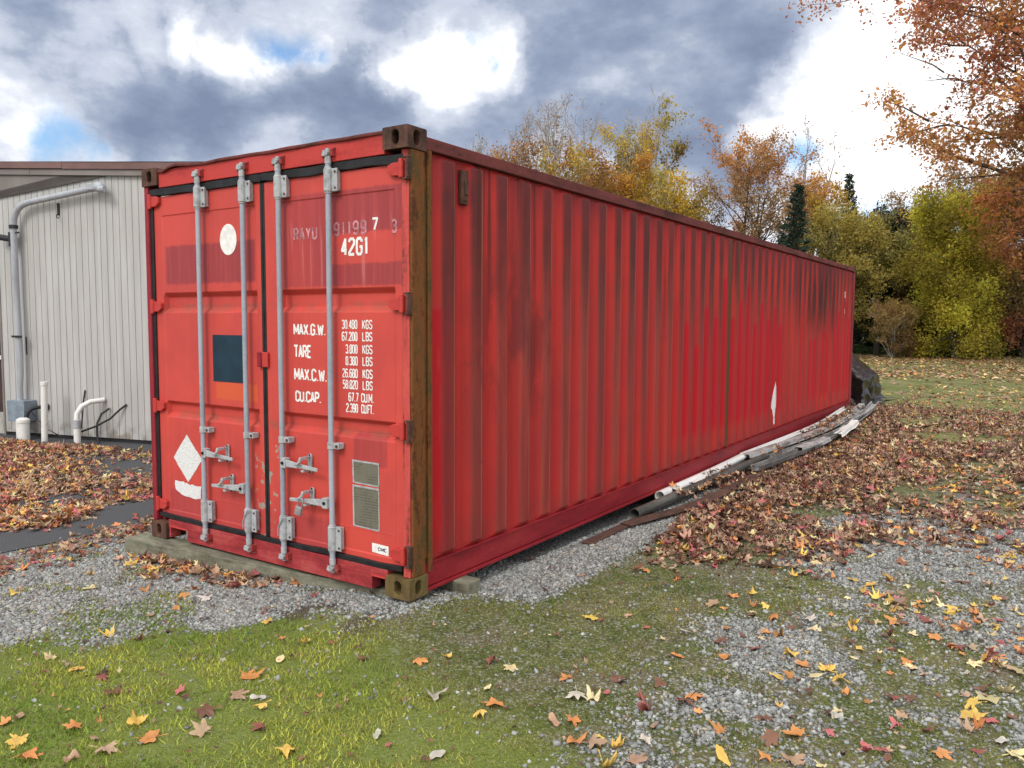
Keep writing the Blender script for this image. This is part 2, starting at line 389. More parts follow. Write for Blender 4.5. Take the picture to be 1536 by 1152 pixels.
# moss and short grass
def grass():
    def wm(x, y): return np.clip(1 - .95 * w_gravel(x, y), 0, 1) ** 1.3 * (1 - .85 * w_soil(x, y)) * (1 - .6 * (pile(x, y) > .5))
    x, y = sample(330000, -2.6, 3.3, -2.5, 3.2, lambda x, y: wm(x, y) * ((x + y * .7) > -3.2) * (1 - .65 * sst(y, .6, 2.5)) * (.10 + .90 * sst(.6 * fbm(x, y, 3.3, 3) + .4 * fbm(x, y, 14, 2), .36, .58)) * ~((x < -.05) & (y > -.2)))
    n = len(x)
    lush = sst(-(y + .45 + .35 * (x - .2)) + .9 * (fbm(x, y, 1.3, 3) - .5), -.15, .4) * sst(-x, -1.7, -.6)
    h = (.006 + .010 * rng.random(n)) * (1 + 1.25 * lush * rng.random(n)) ; wd = .0024 + .0020 * rng.random(n)
    a = rng.uniform(0, 2 * PI, n); lean = rng.uniform(.2, 1.15, n) * h
    z = ground_z(x, y) - .002
    dx, dy = np.cos(a), np.sin(a); b = rng.uniform(0, 2 * PI, n)
    p0 = np.stack([x - dx * wd, y - dy * wd, z], 1); p1 = np.stack([x + dx * wd, y + dy * wd, z], 1)
    p2 = np.stack([x + np.cos(b) * lean, y + np.sin(b) * lean, z + h], 1)
    V = np.stack([p0, p1, p2], 1).reshape(-1, 3); F = np.arange(3 * n).reshape(-1, 3)
    t = sst(fbm(x, y, 2.3, 5), .32, .68)[:, None]; u = rng.random((n, 1)); t2 = sst(fbm(x + 5, y, 4.5, 4), .45, .68)[:, None]
    c = np.array([.115, .175, .040]) * (1 - t) + np.array([.285, .290, .075]) * t; t2 = t2 * (1 - .7 * lush[:, None]); c = c * (1 - .45 * t2) + np.array([.225, .205, .10]) * .45 * t2
    c = c * (.65 + .95 * u); c = c * (1 + .55 * lush[:, None] * np.array([.95, 1.0, .15]))
    dry = rng.random(n) < .10; c[dry] = np.array([.32, .25, .12]) * (.6 + .7 * u[dry])
    o = mesh_np('mossy_grass', V, F, vcol_mat('moss_blades', .8, .35, .2, False), None, np.repeat(c, 3, 0))
    tag(o, 'short green moss and grass covering the damp ground', 'grass', None, 'stuff')
grass()

# ------------------------------------------------------------------ fallen leaves
def leaf_outline(teeth):
    """palmate five-lobed leaf, unit radius, stem at -y"""
    lob = [(90, 1.0), (36, .92), (-20, .68)]
    pts = []
    for k, (a, r) in enumerate(lob):
        if teeth: pts += [(a + 16, r * .74), (a + 7, r * .82), (a, r), (a - 7, r * .80), (a - 16, r * .70)]
        else: pts += [(a + 13, r * .76), (a, r), (a - 13, r * .74)]
        pts.append((a - 27, .50 if k < 2 else .34))
    pts = pts[2 if teeth else 1:]
    right = [(r * math.cos(math.radians(a)), r * math.sin(math.radians(a))) for a, r in pts] + [(.04, -.16)]
    left = [(-x, y) for x, y in right if abs(x) > 1e-6][::-1]
    return right + left
LO = np.array(leaf_outline(False)); LOT = np.array(leaf_outline(True))
_t = np.linspace(-PI / 2 + .18, 3 * PI / 2 - .18, 13); LOV = np.stack([.46 * np.cos(_t) * (1 + .10 * np.sin(7 * _t)), .80 * np.sin(_t) + .12], 1)
def leaf_base(out, stem=False):
    V = np.concatenate([[[0, 0, 0]], np.c_[out, np.zeros(len(out))]]); n = len(out)
    F = [(0, 1 + i, 1 + (i + 1) % n) for i in range(n)]
    if stem:
        k = len(V); V = np.concatenate([V, [[-.014, -.12, 0], [.014, -.12, 0], [.05, -.75, .10], [.075, -.74, .10]]]); F += [(k, k + 1, k + 2), (k + 1, k + 3, k + 2)]
    return V, np.array(F)
def curl(V, n, amt):
    """bend n copies of the flat leaf V"""
    B = np.repeat(V[None], n, 0).copy(); x = B[..., 0]; y = B[..., 1]; r2 = x * x + y * y
    a = rng.normal(0, .35, (n, 1)) * amt; c = rng.normal(.15, .35, (n, 1)) * amt; d = rng.normal(.0, .5, (n, 1)) * amt; ph = rng.uniform(0, 6.3, (n, 1))
    B[..., 0] *= rng.uniform(.62, 1.08, (n, 1)); B[..., :2] *= rng.uniform(.80, 1.10, (n, B.shape[1], 1))
    B[..., 2] += a * np.abs(x) + c * r2 + d * r2 * np.sin(3 * np.arctan2(y, x) + ph) * .6 + .25 * amt * (rng.random(x.shape) - .5) * r2
    B[..., :2] *= (1 - .28 * amt * np.abs(c))[..., None] ; return B
def leaf_cloud(name, V0, F0, pos, size, tilt, amt, col, m):
    n = len(pos); R = rotm(n, tilt); B = curl(V0, n, amt) * size[:, None, None]
    V = np.einsum('nij,nkj->nki', R, B) + pos[:, None, :]; k = len(V0)
    F = (F0[None] + (np.arange(n) * k)[:, None, None]).reshape(-1, 3)
    return mesh_np(name, V.reshape(-1, 3), F, m, None, np.repeat(col, k, 0))
LEAFC = {'y': lin(232, 192, 100), 'o': lin(214, 146, 88), 'w': lin(198, 192, 178), 'p': lin(226, 206, 156), 'b': lin(130, 92, 74), 'r': lin(150, 88, 80), 'k': lin(196, 112, 112), 't': lin(186, 154, 128), 'd': lin(94, 68, 56)}
def pick(n, weights):
    ks = list(weights); p = np.array([weights[k] for k in ks], float); p /= p.sum()
    c = np.array([LEAFC[k] for k in ks])[rng.choice(len(ks), n, p=p)]
    return np.clip(c * rng.uniform(.5, 1.2, (n, 1)) * rng.uniform(.92, 1.08, (n, 3)), 0, .9)
C_['leaf'] = vcol_mat('dry_leaf', .6, .18, .35)
def litter():
    V0, F0 = leaf_base(LO); Vo, Fo = leaf_base(LOV)
    # heap on the right of the container and on beyond it
    x, y = sample(120000, .02, 9, 1.2, 17, lambda x, y: pile(x, y) ** 1.3 * np.where(y < 8, .95, .6) * (x < 2.6 + (y - 1) * .17))
    n = len(x); h = pile(x, y) * (.008 + .045 * sst(fbm(x, y, 1.6, 4), .35, .7)) * (1 - .6 * sst(y, 9, 14))
    pos = np.stack([x, y, ground_z(x, y) + .012 + h * rng.random(n) ** .6], 1)
    o = leaf_cloud('leaf_litter', V0, F0, pos, rng.lognormal(math.log(.046), .28, n), np.abs(rng.normal(0, .36, n)), 1.0, pick(n, dict(b=4.4, o=.55, t=4.6, d=2.6, r=.22, y=.25, p=.9, k=.55)), C_['leaf'])
    tag(o, 'deep drift of brown autumn leaves heaped along the long side of the container', 'leaves', None, 'stuff')
    # thin scatter over the gravel and moss on the right, and by the front
    def thin(x, y):
        cl = sst(fbm(x + 8, y, 1.4, 4), .46, .62)
        return (1 - pile(x, y)) * (.10 + .9 * cl) * sst(x, 1.3, 2.3) * sst(y + .35 * x, .9, 2.2)
    x, y = sample(5200, 0, 3.3, .2, 7, thin)
    x2, y2 = sample(9000, .3, 9, 6, 20, lambda x, y: (1 - pile(x, y)) * .55 * (x < 2.6 + (y - 1) * .17))
    x3, y3 = sample(3800, -3.2, 2.6, -2.1, 1.5, lambda x, y: .35 * ~((x < -.05) & (y > .1)) * (1 - pile(x, y)))
    x = np.r_[x, x2, x3]; y = np.r_[y, y2, y3]; n = len(x)
    sz = rng.lognormal(math.log(.046), .28, n); sz[-len(x3):] *= rng.uniform(.15, .5, len(x3))
    pos = np.stack([x, y, ground_z(x, y) + .014 * rng.random(n) + .010], 1)
    cl = pick(n, dict(b=2, o=2.2, t=2.4, y=1.4, p=1.4, r=.3, k=.4, w=.4, d=.7)); cl[-len(x3):] = pick(len(x3), dict(b=3, d=3, t=2, p=.6, o=.4))
    o = leaf_cloud('leaf_scatter', V0, F0, pos, sz, np.abs(rng.normal(0, .25, n)), 1.0, cl, C_['leaf'])
    y = rng.uniform(3.4, 12.0, 900); x = .06 + .26 * rng.random(900) + .10 * np.sin(PI * np.clip((y - 5.7) / 6, 0, 1)); n = len(x)
    k = rng.random(n) < sst(fbm(x * 3, y, 1.1, 3), .42, .6); x = x[k]; y = y[k]; n = len(x)
    pos = np.stack([x, y, np.where(y < 5.7, .03 + .035 * rng.random(n) * (x < .2), .065 + .03 * sst(y, 6, 12) + .02 * rng.random(n))], 1)
    o2 = leaf_cloud('caught_leaves', V0, F0, pos, rng.lognormal(math.log(.042), .28, n), np.abs(rng.normal(0, .4, n)), 1.0, pick(n, dict(b=3, t=3, d=1.5, o=.6, p=.6)), C_['leaf'])
    tag(o2, 'brown leaves caught on the pipes and gutters along the container', 'leaves', None, 'stuff')
    tag(o, 'thin scatter of orange and yellow leaves over moss and gravel', 'leaves', None, 'stuff')
    # left: driveway, its edge and the heap against the timber
    x, y = sample(90000, -10.5, -.7, -2.5, 4.2, lambda x, y: pile(x, y) ** 1.2 * np.where(x < -3.6, .62, .5) * ((y - 1.4) < 1.1 - .0 * x))
    n = len(x); h = pile(x, y) * .06 * fbm(x, y, 1.7, 3)
    pos = np.stack([x, y, ground_z(x, y) + .012 + h * rng.random(n)], 1)
    o = leaf_cloud('driveway_leaf_litter', V0, F0, pos, rng.lognormal(math.log(.046), .26, n), np.abs(rng.normal(0, .36, n)), 1.0, pick(n, dict(b=2.2, o=1.7, t=3.8, y=.8, p=1.7, r=.5, k=1.4, d=.7)), C_['leaf'])
    tag(o, 'bright orange, tan and red leaves drifted over the asphalt driveway', 'leaves', None, 'stuff')
    # far lawn: small flat flakes
    x = rng.uniform(-14, 26, 70000); y = 17 + 32 * rng.random(70000) ** 1.25
    k = (rng.random(len(x)) < (.30 + .70 * sst(y, 19, 27)) * (.4 + .6 * sst(fbm(x, y, .35, 3), .35, .6))) & (x < 2.6 + (y - 1) * .25) & (x > -1.2 - (y - 13) * .22)
    x = x[k]; y = y[k]; n = len(x)
    q = np.array([(-1, 0, 0), (0, -.6, .1), (1, 0, 0), (0, .6, .15)], float)
    pos = np.stack([x, y, ground_z(x, y) + .02], 1)
    o = scatter('far_leaf_carpet', q, np.array([(0, 1, 2, 3)]), pos, rng.lognormal(math.log(.055), .3, n), np.abs(rng.normal(0, .45, n)), pick(n, dict(b=2.2, o=1.8, t=3.6, y=1.0, p=2.0, r=.15, d=.5)), C_['leaf'])
    tag(o, 'carpet of orange brown leaves on the far lawn before the trees', 'leaves', None, 'stuff')
litter()

SPOT = [(0.89,0.48,'y'),(1.14,-0.22,'o'),(1.25,-0.35,'w'),(1.33,-0.35,'p'),(1.34,-0.1,'b'),(1.5,-0.03,'b'),(1.46,0.28,'o'),(1.72,1.02,'o'),(1.38,0.58,'w'),(1.54,0.74,'o'),(1.56,0.56,'b'),(1.75,0.57,'r'),(1.91,0.6,'y'),(2.0,0.5,'o'),(2.1,0.51,'y'),(2.17,0.42,'y'),(2.21,0.31,'o'),(1.94,0.31,'y'),(2.17,0.84,'y'),(2.1,1.07,'y'),(1.95,0.97,'w'),(1.87,1.1,'w'),(2.26,1.55,'p'),(2.06,1.9,'y'),(2.14,2.06,'o'),(1.93,2.56,'y'),(2.73,1.12,'o'),(2.38,0.8,'o'),(2.64,0.97,'p'),(2.75,0.38,'k'),(2.68,0.36,'y'),(2.71,0.28,'o'),(2.69,0.48,'y'),(2.46,0.42,'b'),(2.38,0.39,'r'),(2.7,0.71,'b'),(2.78,0.72,'p'),(2.6,-0.01,'o'),(2.72,0.08,'r'),(2.83,0.12,'p'),(2.23,0.08,'w'),(2.22,-0.09,'k'),(2.06,-0.28,'b'),(2.15,-0.38,'t'),(2.13,-0.17,'o'),(1.88,-0.31,'o'),(1.8,-0.4,'w'),(1.64,-0.41,'t'),(1.56,-0.3,'r'),(1.5,-0.23,'r'),(1.66,-0.08,'o'),(1.67,-0.15,'b'),(1.34,-0.55,'o'),(1.29,-0.61,'t'),(1.44,-0.71,'o'),(1.5,-0.69,'t'),(1.58,-0.65,'y'),(1.65,-0.53,'w'),(1.67,-0.69,'t'),(1.61,-0.79,'y'),(1.94,-0.5,'y'),(2.38,-0.14,'k'),(2.42,-0.12,'r'),(1.01,-0.73,'y'),(1.02,-0.64,'o'),(0.9,-0.52,'p'),(0.75,-0.71,'w'),(0.78,-1.09,'w'),(1.06,-1.08,'w'),(0.58,-1.37,'y'),(-0.01,-1.06,'o'),(0.17,-1.16,'w'),(0.07,-1.2,'t'),(-0.14,-1.32,'k'),(-0.05,-1.57,'y'),(-0.23,-1.72,'o'),(-0.32,-1.88,'y'),(-0.53,-1.78,'t'),(-0.09,-1.72,'t'),(0.03,-1.75,'t'),(-0.15,-1.94,'o'),(-0.01,-1.85,'t'),(0.1,-1.6,'o'),(0.23,-1.47,'t'),(0.09,-1.37,'b'),(0.37,-1.31,'r'),(-0.05,-0.86,'p'),(0.75,-0.28,'r'),(0.47,-0.48,'o'),(0.0,-0.57,'r'),(-0.12,-0.64,'y'),(-1.11,-1.07,'y'),(-1.07,-1.39,'p'),(-0.82,-1.39,'y'),(-0.61,-1.4,'r'),(-0.66,-0.46,'r'),(-0.64,-0.12,'r'),(-1.16,-0.45,'w'),(-1.94,-0.72,'p'),(-1.64,-0.55,'o'),(-2.22,-0.29,'y'),(-2.24,-1.01,'y'),(-1.22,-0.78,'t'),(2.72,2.07,'b'),(2.56,1.41,'o'),(2.49,1.53,'o'),(2.46,1.23,'o'),(2.4,1.42,'r'),(2.79,0.22,'w'),(2.26,1.32,'o'),(1.56,1.14,'o'),(1.37,1.02,'t'),(1.4,1.24,'o')]
CN = dict(y='yellow', o='orange', w='pale grey', p='cream', b='brown', r='deep red', k='pink', t='tan', d='dark brown')
def single_leaves():
    spots = [(x, y, c, 1.0) for x, y, c in SPOT]
    ex = []
    tries = 0
    while len(ex) < 165 and tries < 20000:
        tries += 1
        x = rng.uniform(-1.6, 3.1); y = rng.uniform(-2.0, 2.6)
        if (x < .1 and y > -.45) or pile(np.array([x]), np.array([y]))[0] > .3: continue
        w = .10 + .9 * float(sst(x + .4 * (fbm(np.array([x * 1.]), np.array([y]), 1.4, 3)[0] - .5) * 4, 1.3, 2.4)) + .5 * float(np.exp(-((x - 0) ** 2 + (y + 1.75) ** 2) / .12))
        if rng.random() > w: continue
        ex.append((x, y, rng.choice(list('yyooopptttwbbk')), rng.uniform(.45, .9)))
    V1, F1 = leaf_base(LOT, True); V0, F0 = leaf_base(LO, True); V2, F2 = leaf_base(LOV, True)
    for x, y, c, s in spots + ex:
        d = math.hypot(x - CAMP.x, y - CAMP.y)
        amt = rng.uniform(.3, 1.35); oval = rng.random() < .22; Vb, Fb = (V2, F2) if oval else ((V1, F1) if d < 5 else (V0, F0))
        size = s * rng.uniform(.054, .078) * (.72 if oval else 1.0) * (.75 if c in 'rk' else 1.0); tilt = np.array([abs(rng.normal(.08, .22))])
        B = curl(Vb, 1, amt)[0] * size; B = B @ rotm(1, tilt)[0].T
        B[:, 2] -= np.percentile(B[:, 2], 12)
        z = float(ground_z(np.array([x]), np.array([y]))[0]) + .008
        col = np.clip(np.array(LEAFC[c]) * rng.uniform(.9, 1.25) * rng.uniform(.95, 1.05, 3), 0, .9)
        cc = np.repeat(col[None], len(B), 0) * (1 - .25 * np.clip(1 - np.hypot(Vb[:, 0], Vb[:, 1]), 0, 1))[:, None]
        o = mesh_np('fallen_leaf', B, Fb, C_['leaf'], None, cc); o.location = (x, y, z)
        gv = float(w_gravel(np.array([x]), np.array([y]))[0]) > .5
        form = 'flat' if amt < .6 else ('curled' if amt < 1.0 else 'tightly curled')
        sz = 'small' if size < .042 else ('large' if size > .064 else 'middling')
        if x < -.2 and y > -.9: where = 'on gravel before the container doors'
        elif x < .45: where = 'on grass at the lower left' if not gv else 'on gravel at the left'
        elif x < 1.2: where = 'on open moss before the container corner'
        elif y > .9: where = ('on gravel' if gv else 'on moss') + ' near the brown leaf heap'
        elif x < 1.9: where = ('on bare gravel' if gv else 'on moss') + ' at the lower middle'
        else: where = ('on bare gravel' if gv else 'on moss') + ' at the lower right'
        tag(o, f'{sz} {form} {CN[c]} {"oval" if oval else "lobed"} leaf lying {where}', 'leaf', 'autumn leaves lying singly on the ground')
single_leaves()

# ------------------------------------------------------------------ shipping container
CORAL = lin(206, 66, 60); MAROON = lin(160, 58, 66)
def door_paint():
    m, g, b = mat('door_paint', .48, 0, .4); P = g.obj(); c = g.sep(P)
    big = g.noise(P, 1.7, 5, .6); streak = g.noise(g.scl(P, (26, 26, 1.1)), 1.0, 4, .6); fine = g.noise(P, 40, 4, .6)
    wob = g.scl(g.vmath('SUBTRACT', g.noise(P, 22, 3, .6, 0, True), (.5, .5, .5)), (.02, .02, .03)); Q = g.vmath('ADD', P, wob)
    col = g.mix(g.sm(big, .35, .65), (.58, .066, .049), (.49, .057, .047))
    col = g.mix(g.math('MULTIPLY', g.sm(streak, .5, .72), .30), col, (.58, .090, .072))
    def paint(col, mask, c2, k): return g.mix(g.math('MULTIPLY', mask, k), col, c2)
    mar = g.mix(g.sm(streak, .4, .65), (.285, .036, .042), (.345, .048, .050))
    col = paint(col, g.rect(Q, 0, -2.245, -1.30, 2, 1.795, 2.055, .012), mar, .95)
    r1 = g.rect(Q, 0, -1.06, -.06, 2, 1.75, 2.295, .010); r2 = g.rect(Q, 0, -.635, -.02, 2, 1.875, 2.05, .008)
    fade = g.sm(c[0], -.9, -.6)
    r1 = g.math('MULTIPLY', r1, g.math('SUBTRACT', 1.0, r2)); r1 = g.math('MULTIPLY', r1, g.math('ADD', .6, g.math('MULTIPLY', fade, .35)))
    col = paint(col, r1, mar, .95)
    col = paint(col, g.rect(Q, 0, -.46, -.20, 2, .72, .91, .012), mar, .65)
    col = paint(col, g.rect(Q, 0, -2.26, -1.9, 2, .17, .36, .012), mar, .6)
    col = paint(col, g.rect(Q, 0, -.97, -.60, 2, .17, .36, .012), mar, .5)
    col = paint(col, g.rect(Q, 0, -1.72, -1.30, 2, 1.03, 1.14, .006), (.62, .10, .035), .9)
    # chalky runs below the old number
    runs = g.math('MULTIPLY', g.rect(Q, 0, -1.0, -.1, 2, 1.76, 2.12, .05), g.sm(streak, .56, .68))
    col = paint(col, runs, (.60, .20, .20), .4)
    # bare metal and primer chips round the centre seam
    chip = g.math('MULTIPLY', g.rect(P, 0, -1.33, -1.10, 2, .12, .80, .05), g.sm(g.noise(P, 15, 3, .55), .60, .64))
    col = paint(col, chip, g.mix(fine, (.20, .20, .15), (.42, .42, .36)), .95)
    specks = g.math('MULTIPLY', g.sm(g.noise(P, 58, 2, .5), .72, .77), g.sm(big, .45, .6)); col = paint(col, specks, (.14, .05, .03), .8)
    # grime settled on ledges of the grooves
    led = g.math('ADD', g.rect(Q, 0, -2.4, 0, 2, 1.60, 1.66, .012), g.rect(Q, 0, -2.4, 0, 2, .875, .92, .012)); led = g.math('MULTIPLY', led, g.sm(g.noise(P, 9, 4), .35, .65))
    col = paint(col, led, (.27, .085, .055), .55)
    low = g.math('MULTIPLY', g.sm(c[2], .5, .15), g.sm(big, .4, .6)); col = paint(col, low, (.40, .05, .052), .5)
    g.put(b.inputs['Base Color'], col)
    g.put(b.inputs['Roughness'], g.math('ADD', .40, g.math('MULTIPLY', fine, .22)))
    g.put(b.inputs['Normal'], g.bump(g.math('ADD', g.noise(P, 4, 3), g.math('MULTIPLY', fine, .08)), .35, .01))
    return m
def side_paint():
    m, g, b = mat('side_paint', .6, 0, .22); P = g.obj(); c = g.sep(P)
    yz = g.comb(0.0, c[1], c[2])
    broad = g.noise(g.scl(yz, (1, .55, .8)), 1.3, 4, .6); streak = g.noise(g.scl(P, (9, 9, .42)), 1.0, 5, .62); streak2 = g.noise(g.scl(P, (22, 16, .8)), 1.0, 4, .6)
    fine = g.noise(P, 45, 4, .65)
    col = g.mix(g.sm(broad, .38, .62), (.48, .031, .024), (.41, .029, .027))
    col = g.mix(g.math('MULTIPLY', g.sm(streak, .48, .70), .45), col, (.26, .034, .030))
    # later touch-up patches of purer red, rolled on in blocks
    sx = g.math('SNAP', g.math('ADD', c[1], 40.0), .275); tz = g.noise(g.comb(sx, 3.0, 0.0), 2.1, 2, .5)
    hi = g.math('ADD', .55, g.math('MULTIPLY', tz, 2.3)); patch = g.math('MULTIPLY', g.sm(g.math('SUBTRACT', hi, c[2]), -.03, .03), g.sm(c[2], .35, .5))
    which = g.math('MULTIPLY', g.sm(g.noise(g.comb(sx, 9.0, 0.0), 1.3, 2, .5), .50, .53), g.sm(c[1], 3.6, 4.2))
    patch = g.math('MULTIPLY', patch, which)
    first = g.math('MULTIPLY', g.rect(P, 1, .225, .39, 2, .20, 1.62, .02), g.sm(g.noise(g.scl(P, (1, 6, 1)), 3, 2), .25, .45)); patch = g.math('MAXIMUM', patch, first)
    col = g.mix(g.math('MULTIPLY', patch, .85), col, (.47, .006, .016))
    # sun-bleached, dusty outer faces of the ribs
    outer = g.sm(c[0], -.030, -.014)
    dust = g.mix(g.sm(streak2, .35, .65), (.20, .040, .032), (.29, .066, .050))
    rib = g.noise(g.comb(g.math('SNAP', g.math('ADD', c[1], 40.0), .275), 0.0, 1.0), 7.3, 1, .5)
    dust = g.mix(g.sm(c[2], 1.2, 2.4), dust, (.075, .020, .018)); dust = g.mix(g.sm(rib, .45, .70), dust, (.11, .022, .022))
    ph = g.math('MULTIPLY', g.math('FRACT', g.math('DIVIDE', g.math('SUBTRACT', c[1], .269), .275)), .275)
    worn = g.math('MULTIPLY', g.math('MULTIPLY', g.sm(ph, .146, .152), g.sm(ph, .168, .160)), g.sm(streak2, .3, .55))
    dust = g.mix(worn, dust, (.36, .13, .09))
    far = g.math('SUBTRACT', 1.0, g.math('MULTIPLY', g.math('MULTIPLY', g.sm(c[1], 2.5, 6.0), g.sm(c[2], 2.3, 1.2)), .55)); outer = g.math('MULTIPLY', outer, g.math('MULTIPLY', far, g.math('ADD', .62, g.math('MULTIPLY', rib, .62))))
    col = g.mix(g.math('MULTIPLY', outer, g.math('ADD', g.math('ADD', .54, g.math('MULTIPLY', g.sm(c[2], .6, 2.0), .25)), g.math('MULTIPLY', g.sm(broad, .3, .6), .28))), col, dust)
    # brown scorch marks and black mould streaks
    sc = g.math('MULTIPLY', g.rect(P, 1, .60, 1.65, 2, .95, 2.05, .35), g.sm(g.noise(g.scl(P, (1, 2.2, .7)), 2.6, 5, .65), .44, .60)); col = g.mix(g.math('MULTIPLY', sc, .55), col, (.10, .022, .022))
    mould = g.math('MULTIPLY', g.rect(P, 1, 8.2, 10.6, 2, 1.55, 2.6, .35), g.sm(streak, .42, .58)); col = g.mix(g.math('MULTIPLY', mould, .85), col, (.028, .012, .012))
    seam = g.math('MAXIMUM', g.rect(P, 1, 5.28, 5.44, 2, 0, 2.6, .03), g.math('MULTIPLY', g.rect(P, 1, 5.6, 5.68, 2, 1.8, 2.6, .05), .8)); col = g.mix(g.math('MULTIPLY', seam, g.sm(streak2, .1, .4)), col, (.105, .050, .022))
    spots = g.math('MULTIPLY', g.sm(g.noise(P, 6.5, 3, .6), .68, .76), g.sm(c[2], 2.2, .4)); col = g.mix(g.math('MULTIPLY', spots, .7), col, (.13, .028, .022))
    top = g.math('MULTIPLY', g.sm(c[2], 2.1, 2.5), g.sm(streak, .35, .6)); col = g.mix(g.math('MULTIPLY', top, .6), col, (.19, .028, .034))
    runs = g.math('MULTIPLY', g.sm(g.noise(g.scl(P, (12, 15, .30)), 1.0, 4, .6), .57, .66), g.sm(g.math('ADD', c[2], g.math('MULTIPLY', broad, .8)), 1.5, 2.6)); col = g.mix(g.math('MULTIPLY', runs, .75), col, (.075, .022, .014))
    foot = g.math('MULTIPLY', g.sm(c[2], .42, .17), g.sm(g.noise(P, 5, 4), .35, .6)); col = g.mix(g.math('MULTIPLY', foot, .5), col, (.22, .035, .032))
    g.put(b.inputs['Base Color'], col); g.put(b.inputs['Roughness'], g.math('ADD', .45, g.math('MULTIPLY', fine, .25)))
    g.put(b.inputs['Normal'], g.bump(g.math('ADD', g.noise(P, 3, 4), g.math('MULTIPLY', fine, .08)), .35, .012))
    return m
def rusty(name, stops, scale=(7, 7, 1.2), rough=.8, bump=.4):
    m, g, b = mat(name, rough, 0, .25); P = g.obj()
    n = g.noise(g.scl(P, scale), 1.6, 6, .65); f = g.noise(P, 38, 4, .7)
    v = g.math('ADD', g.math('MULTIPLY', n, .72), g.math('MULTIPLY', f, .28))
    g.put(b.inputs['Base Color'], g.ramp(v, stops)); g.put(b.inputs['Normal'], g.bump(f, bump, .004)); return m
M = {}
M['door'] = door_paint(); M['side'] = side_paint()
M['post'] = rusty('rusted_post_paint', [(.33, (.035, .018, .010)), (.42, (.10, .036, .012)), (.49, (.19, .068, .018)), (.56, (.145, .062, .018)), (.61, (.062, .056, .018)), (.66, (.24, .085, .045))], (6, 6, 1.5))
M['casting'] = rusty('brown_casting', [(.35, (.028, .016, .013)), (.5, (.085, .042, .030)), (.65, (.16, .075, .05))], (6, 6, 4))
M['casting_moss'] = rusty('mossy_casting', [(.35, (.05, .035, .015)), (.48, (.13, .088, .034)), (.6, (.16, .125, .042)), (.72, (.22, .10, .07))], (7, 7, 3))
M['toprail'] = rusty('rusted_rail', [(.36, (.05, .018, .016)), (.48, (.13, .036, .032)), (.60, (.19, .045, .042)), (.7, (.12, .06, .04))], (5, 1.3, 5))
M['rail'] = rusty('bottom_rail_paint', [(.34, (.14, .012, .016)), (.5, (.26, .015, .022)), (.66, (.33, .028, .032))], (4, .9, 5), .5, .15)
M['sill'] = rusty('sill_paint', [(.34, (.18, .02, .026)), (.5, (.33, .036, .040)), (.62, (.42, .075, .072)), (.72, (.25, .06, .04))], (2.0, 4, 9), .55, .2)
M['header'] = rusty('header_paint', [(.34, (.34, .034, .032)), (.5, (.50, .050, .042)), (.68, (.42, .05, .048))], (1.2, 4, 5), .5, .2)
M['edge'] = rusty('chipped_edge_paint', [(.36, (.10, .035, .02)), (.44, (.45, .06, .055)), (.58, (.56, .085, .075)), (.68, (.30, .12, .07))], (14, 14, 1.6), .6, .3)
M['jamb'] = rusty('jamb_paint', [(.34, (.15, .012, .02)), (.5, (.26, .02, .032)), (.68, (.30, .04, .04))], (6, 6, 1), .5, .2)
M['rubber'] = simple('black_rubber', (.012, .012, .013), .55, 0, .4, 14)
M['bar'] = rusty('galvanised_grey', [(.33, (.22, .25, .29)), (.5, (.31, .345, .40)), (.66, (.38, .41, .46)), (.74, (.20, .13, .10))], (3, 3, .8), .5, .1)
M['cam'] = rusty('worn_cam_paint', [(.34, (.09, .025, .02)), (.48, (.30, .04, .04)), (.60, (.36, .07, .06)), (.67, (.40, .36, .33))], (24, 24, 24), .6, .3)
M['fitting'] = rusty('worn_grey_fitting', [(.33, (.20, .20, .20)), (.5, (.38, .395, .41)), (.66, (.46, .47, .48)), (.74, (.22, .12, .07))], (14, 14, 14), .5, .2)
M['dark'] = simple('dark_hollow', (.01, .009, .009), .9)
M['white'] = simple('white_lettering', (.78, .76, .74), .6, 0, .10, 30)
M['ghost'] = simple('faded_lettering', (.47, .20, .23), .6, 0, .35, 30)
M['steel'] = simple('padlock_steel', (.42, .42, .42), .35, .6, .2, 20)
M['roofm'] = simple('roof_paint', (.20, .05, .04), .7, 0, .3, 4)

CT = empty('shipping_container', (0, 0, 0))
tag(CT, 'long weathered red steel shipping container with closed double doors and ribbed sides', 'container')
Wd, Ln, Ht = 2.438, 12.192, 2.591
def fp(x, z, yp):
    k = yp / 3.28832; return x + (x - 2.85225) * k, z + (z - 1.54425) * k

# corner castings with real oval sockets
def holed(mb, o, u, v, n, w, h, hw, hh, depth=.072):
    """face w x h from corner o along u,v (outward normal n) with an oval socket"""
    o = Vector(o); u = Vector(u); v = Vector(v); n = Vector(n); k = 24
    outer = []; inner = []
    for i in range(k):
        t = 2 * PI * i / k; cx, cy = math.cos(t), math.sin(t); s = max(abs(cx), abs(cy)); outer.append((.5 * w + cx / s * w / 2, .5 * h + cy / s * h / 2))
        e = .5 * (hh - hw); ix = cx * hw / 2; iy = cy * hw / 2 + (e if cy > 0 else -e if cy < 0 else 0); inner.append((.5 * w + ix, .5 * h + iy))
    P = [o + u * a + v * b for a, b in outer] + [o + u * a + v * b for a, b in inner] + [o + u * a + v * b - n * depth for a, b in inner]
    F = []
    for i in range(k):
        j = (i + 1) % k; F += [(i, j, k + j, k + i), (k + i, k + j, 2 * k + j, 2 * k + i)]
    F.append(tuple(range(2 * k, 3 * k))); mb.add(P, F)
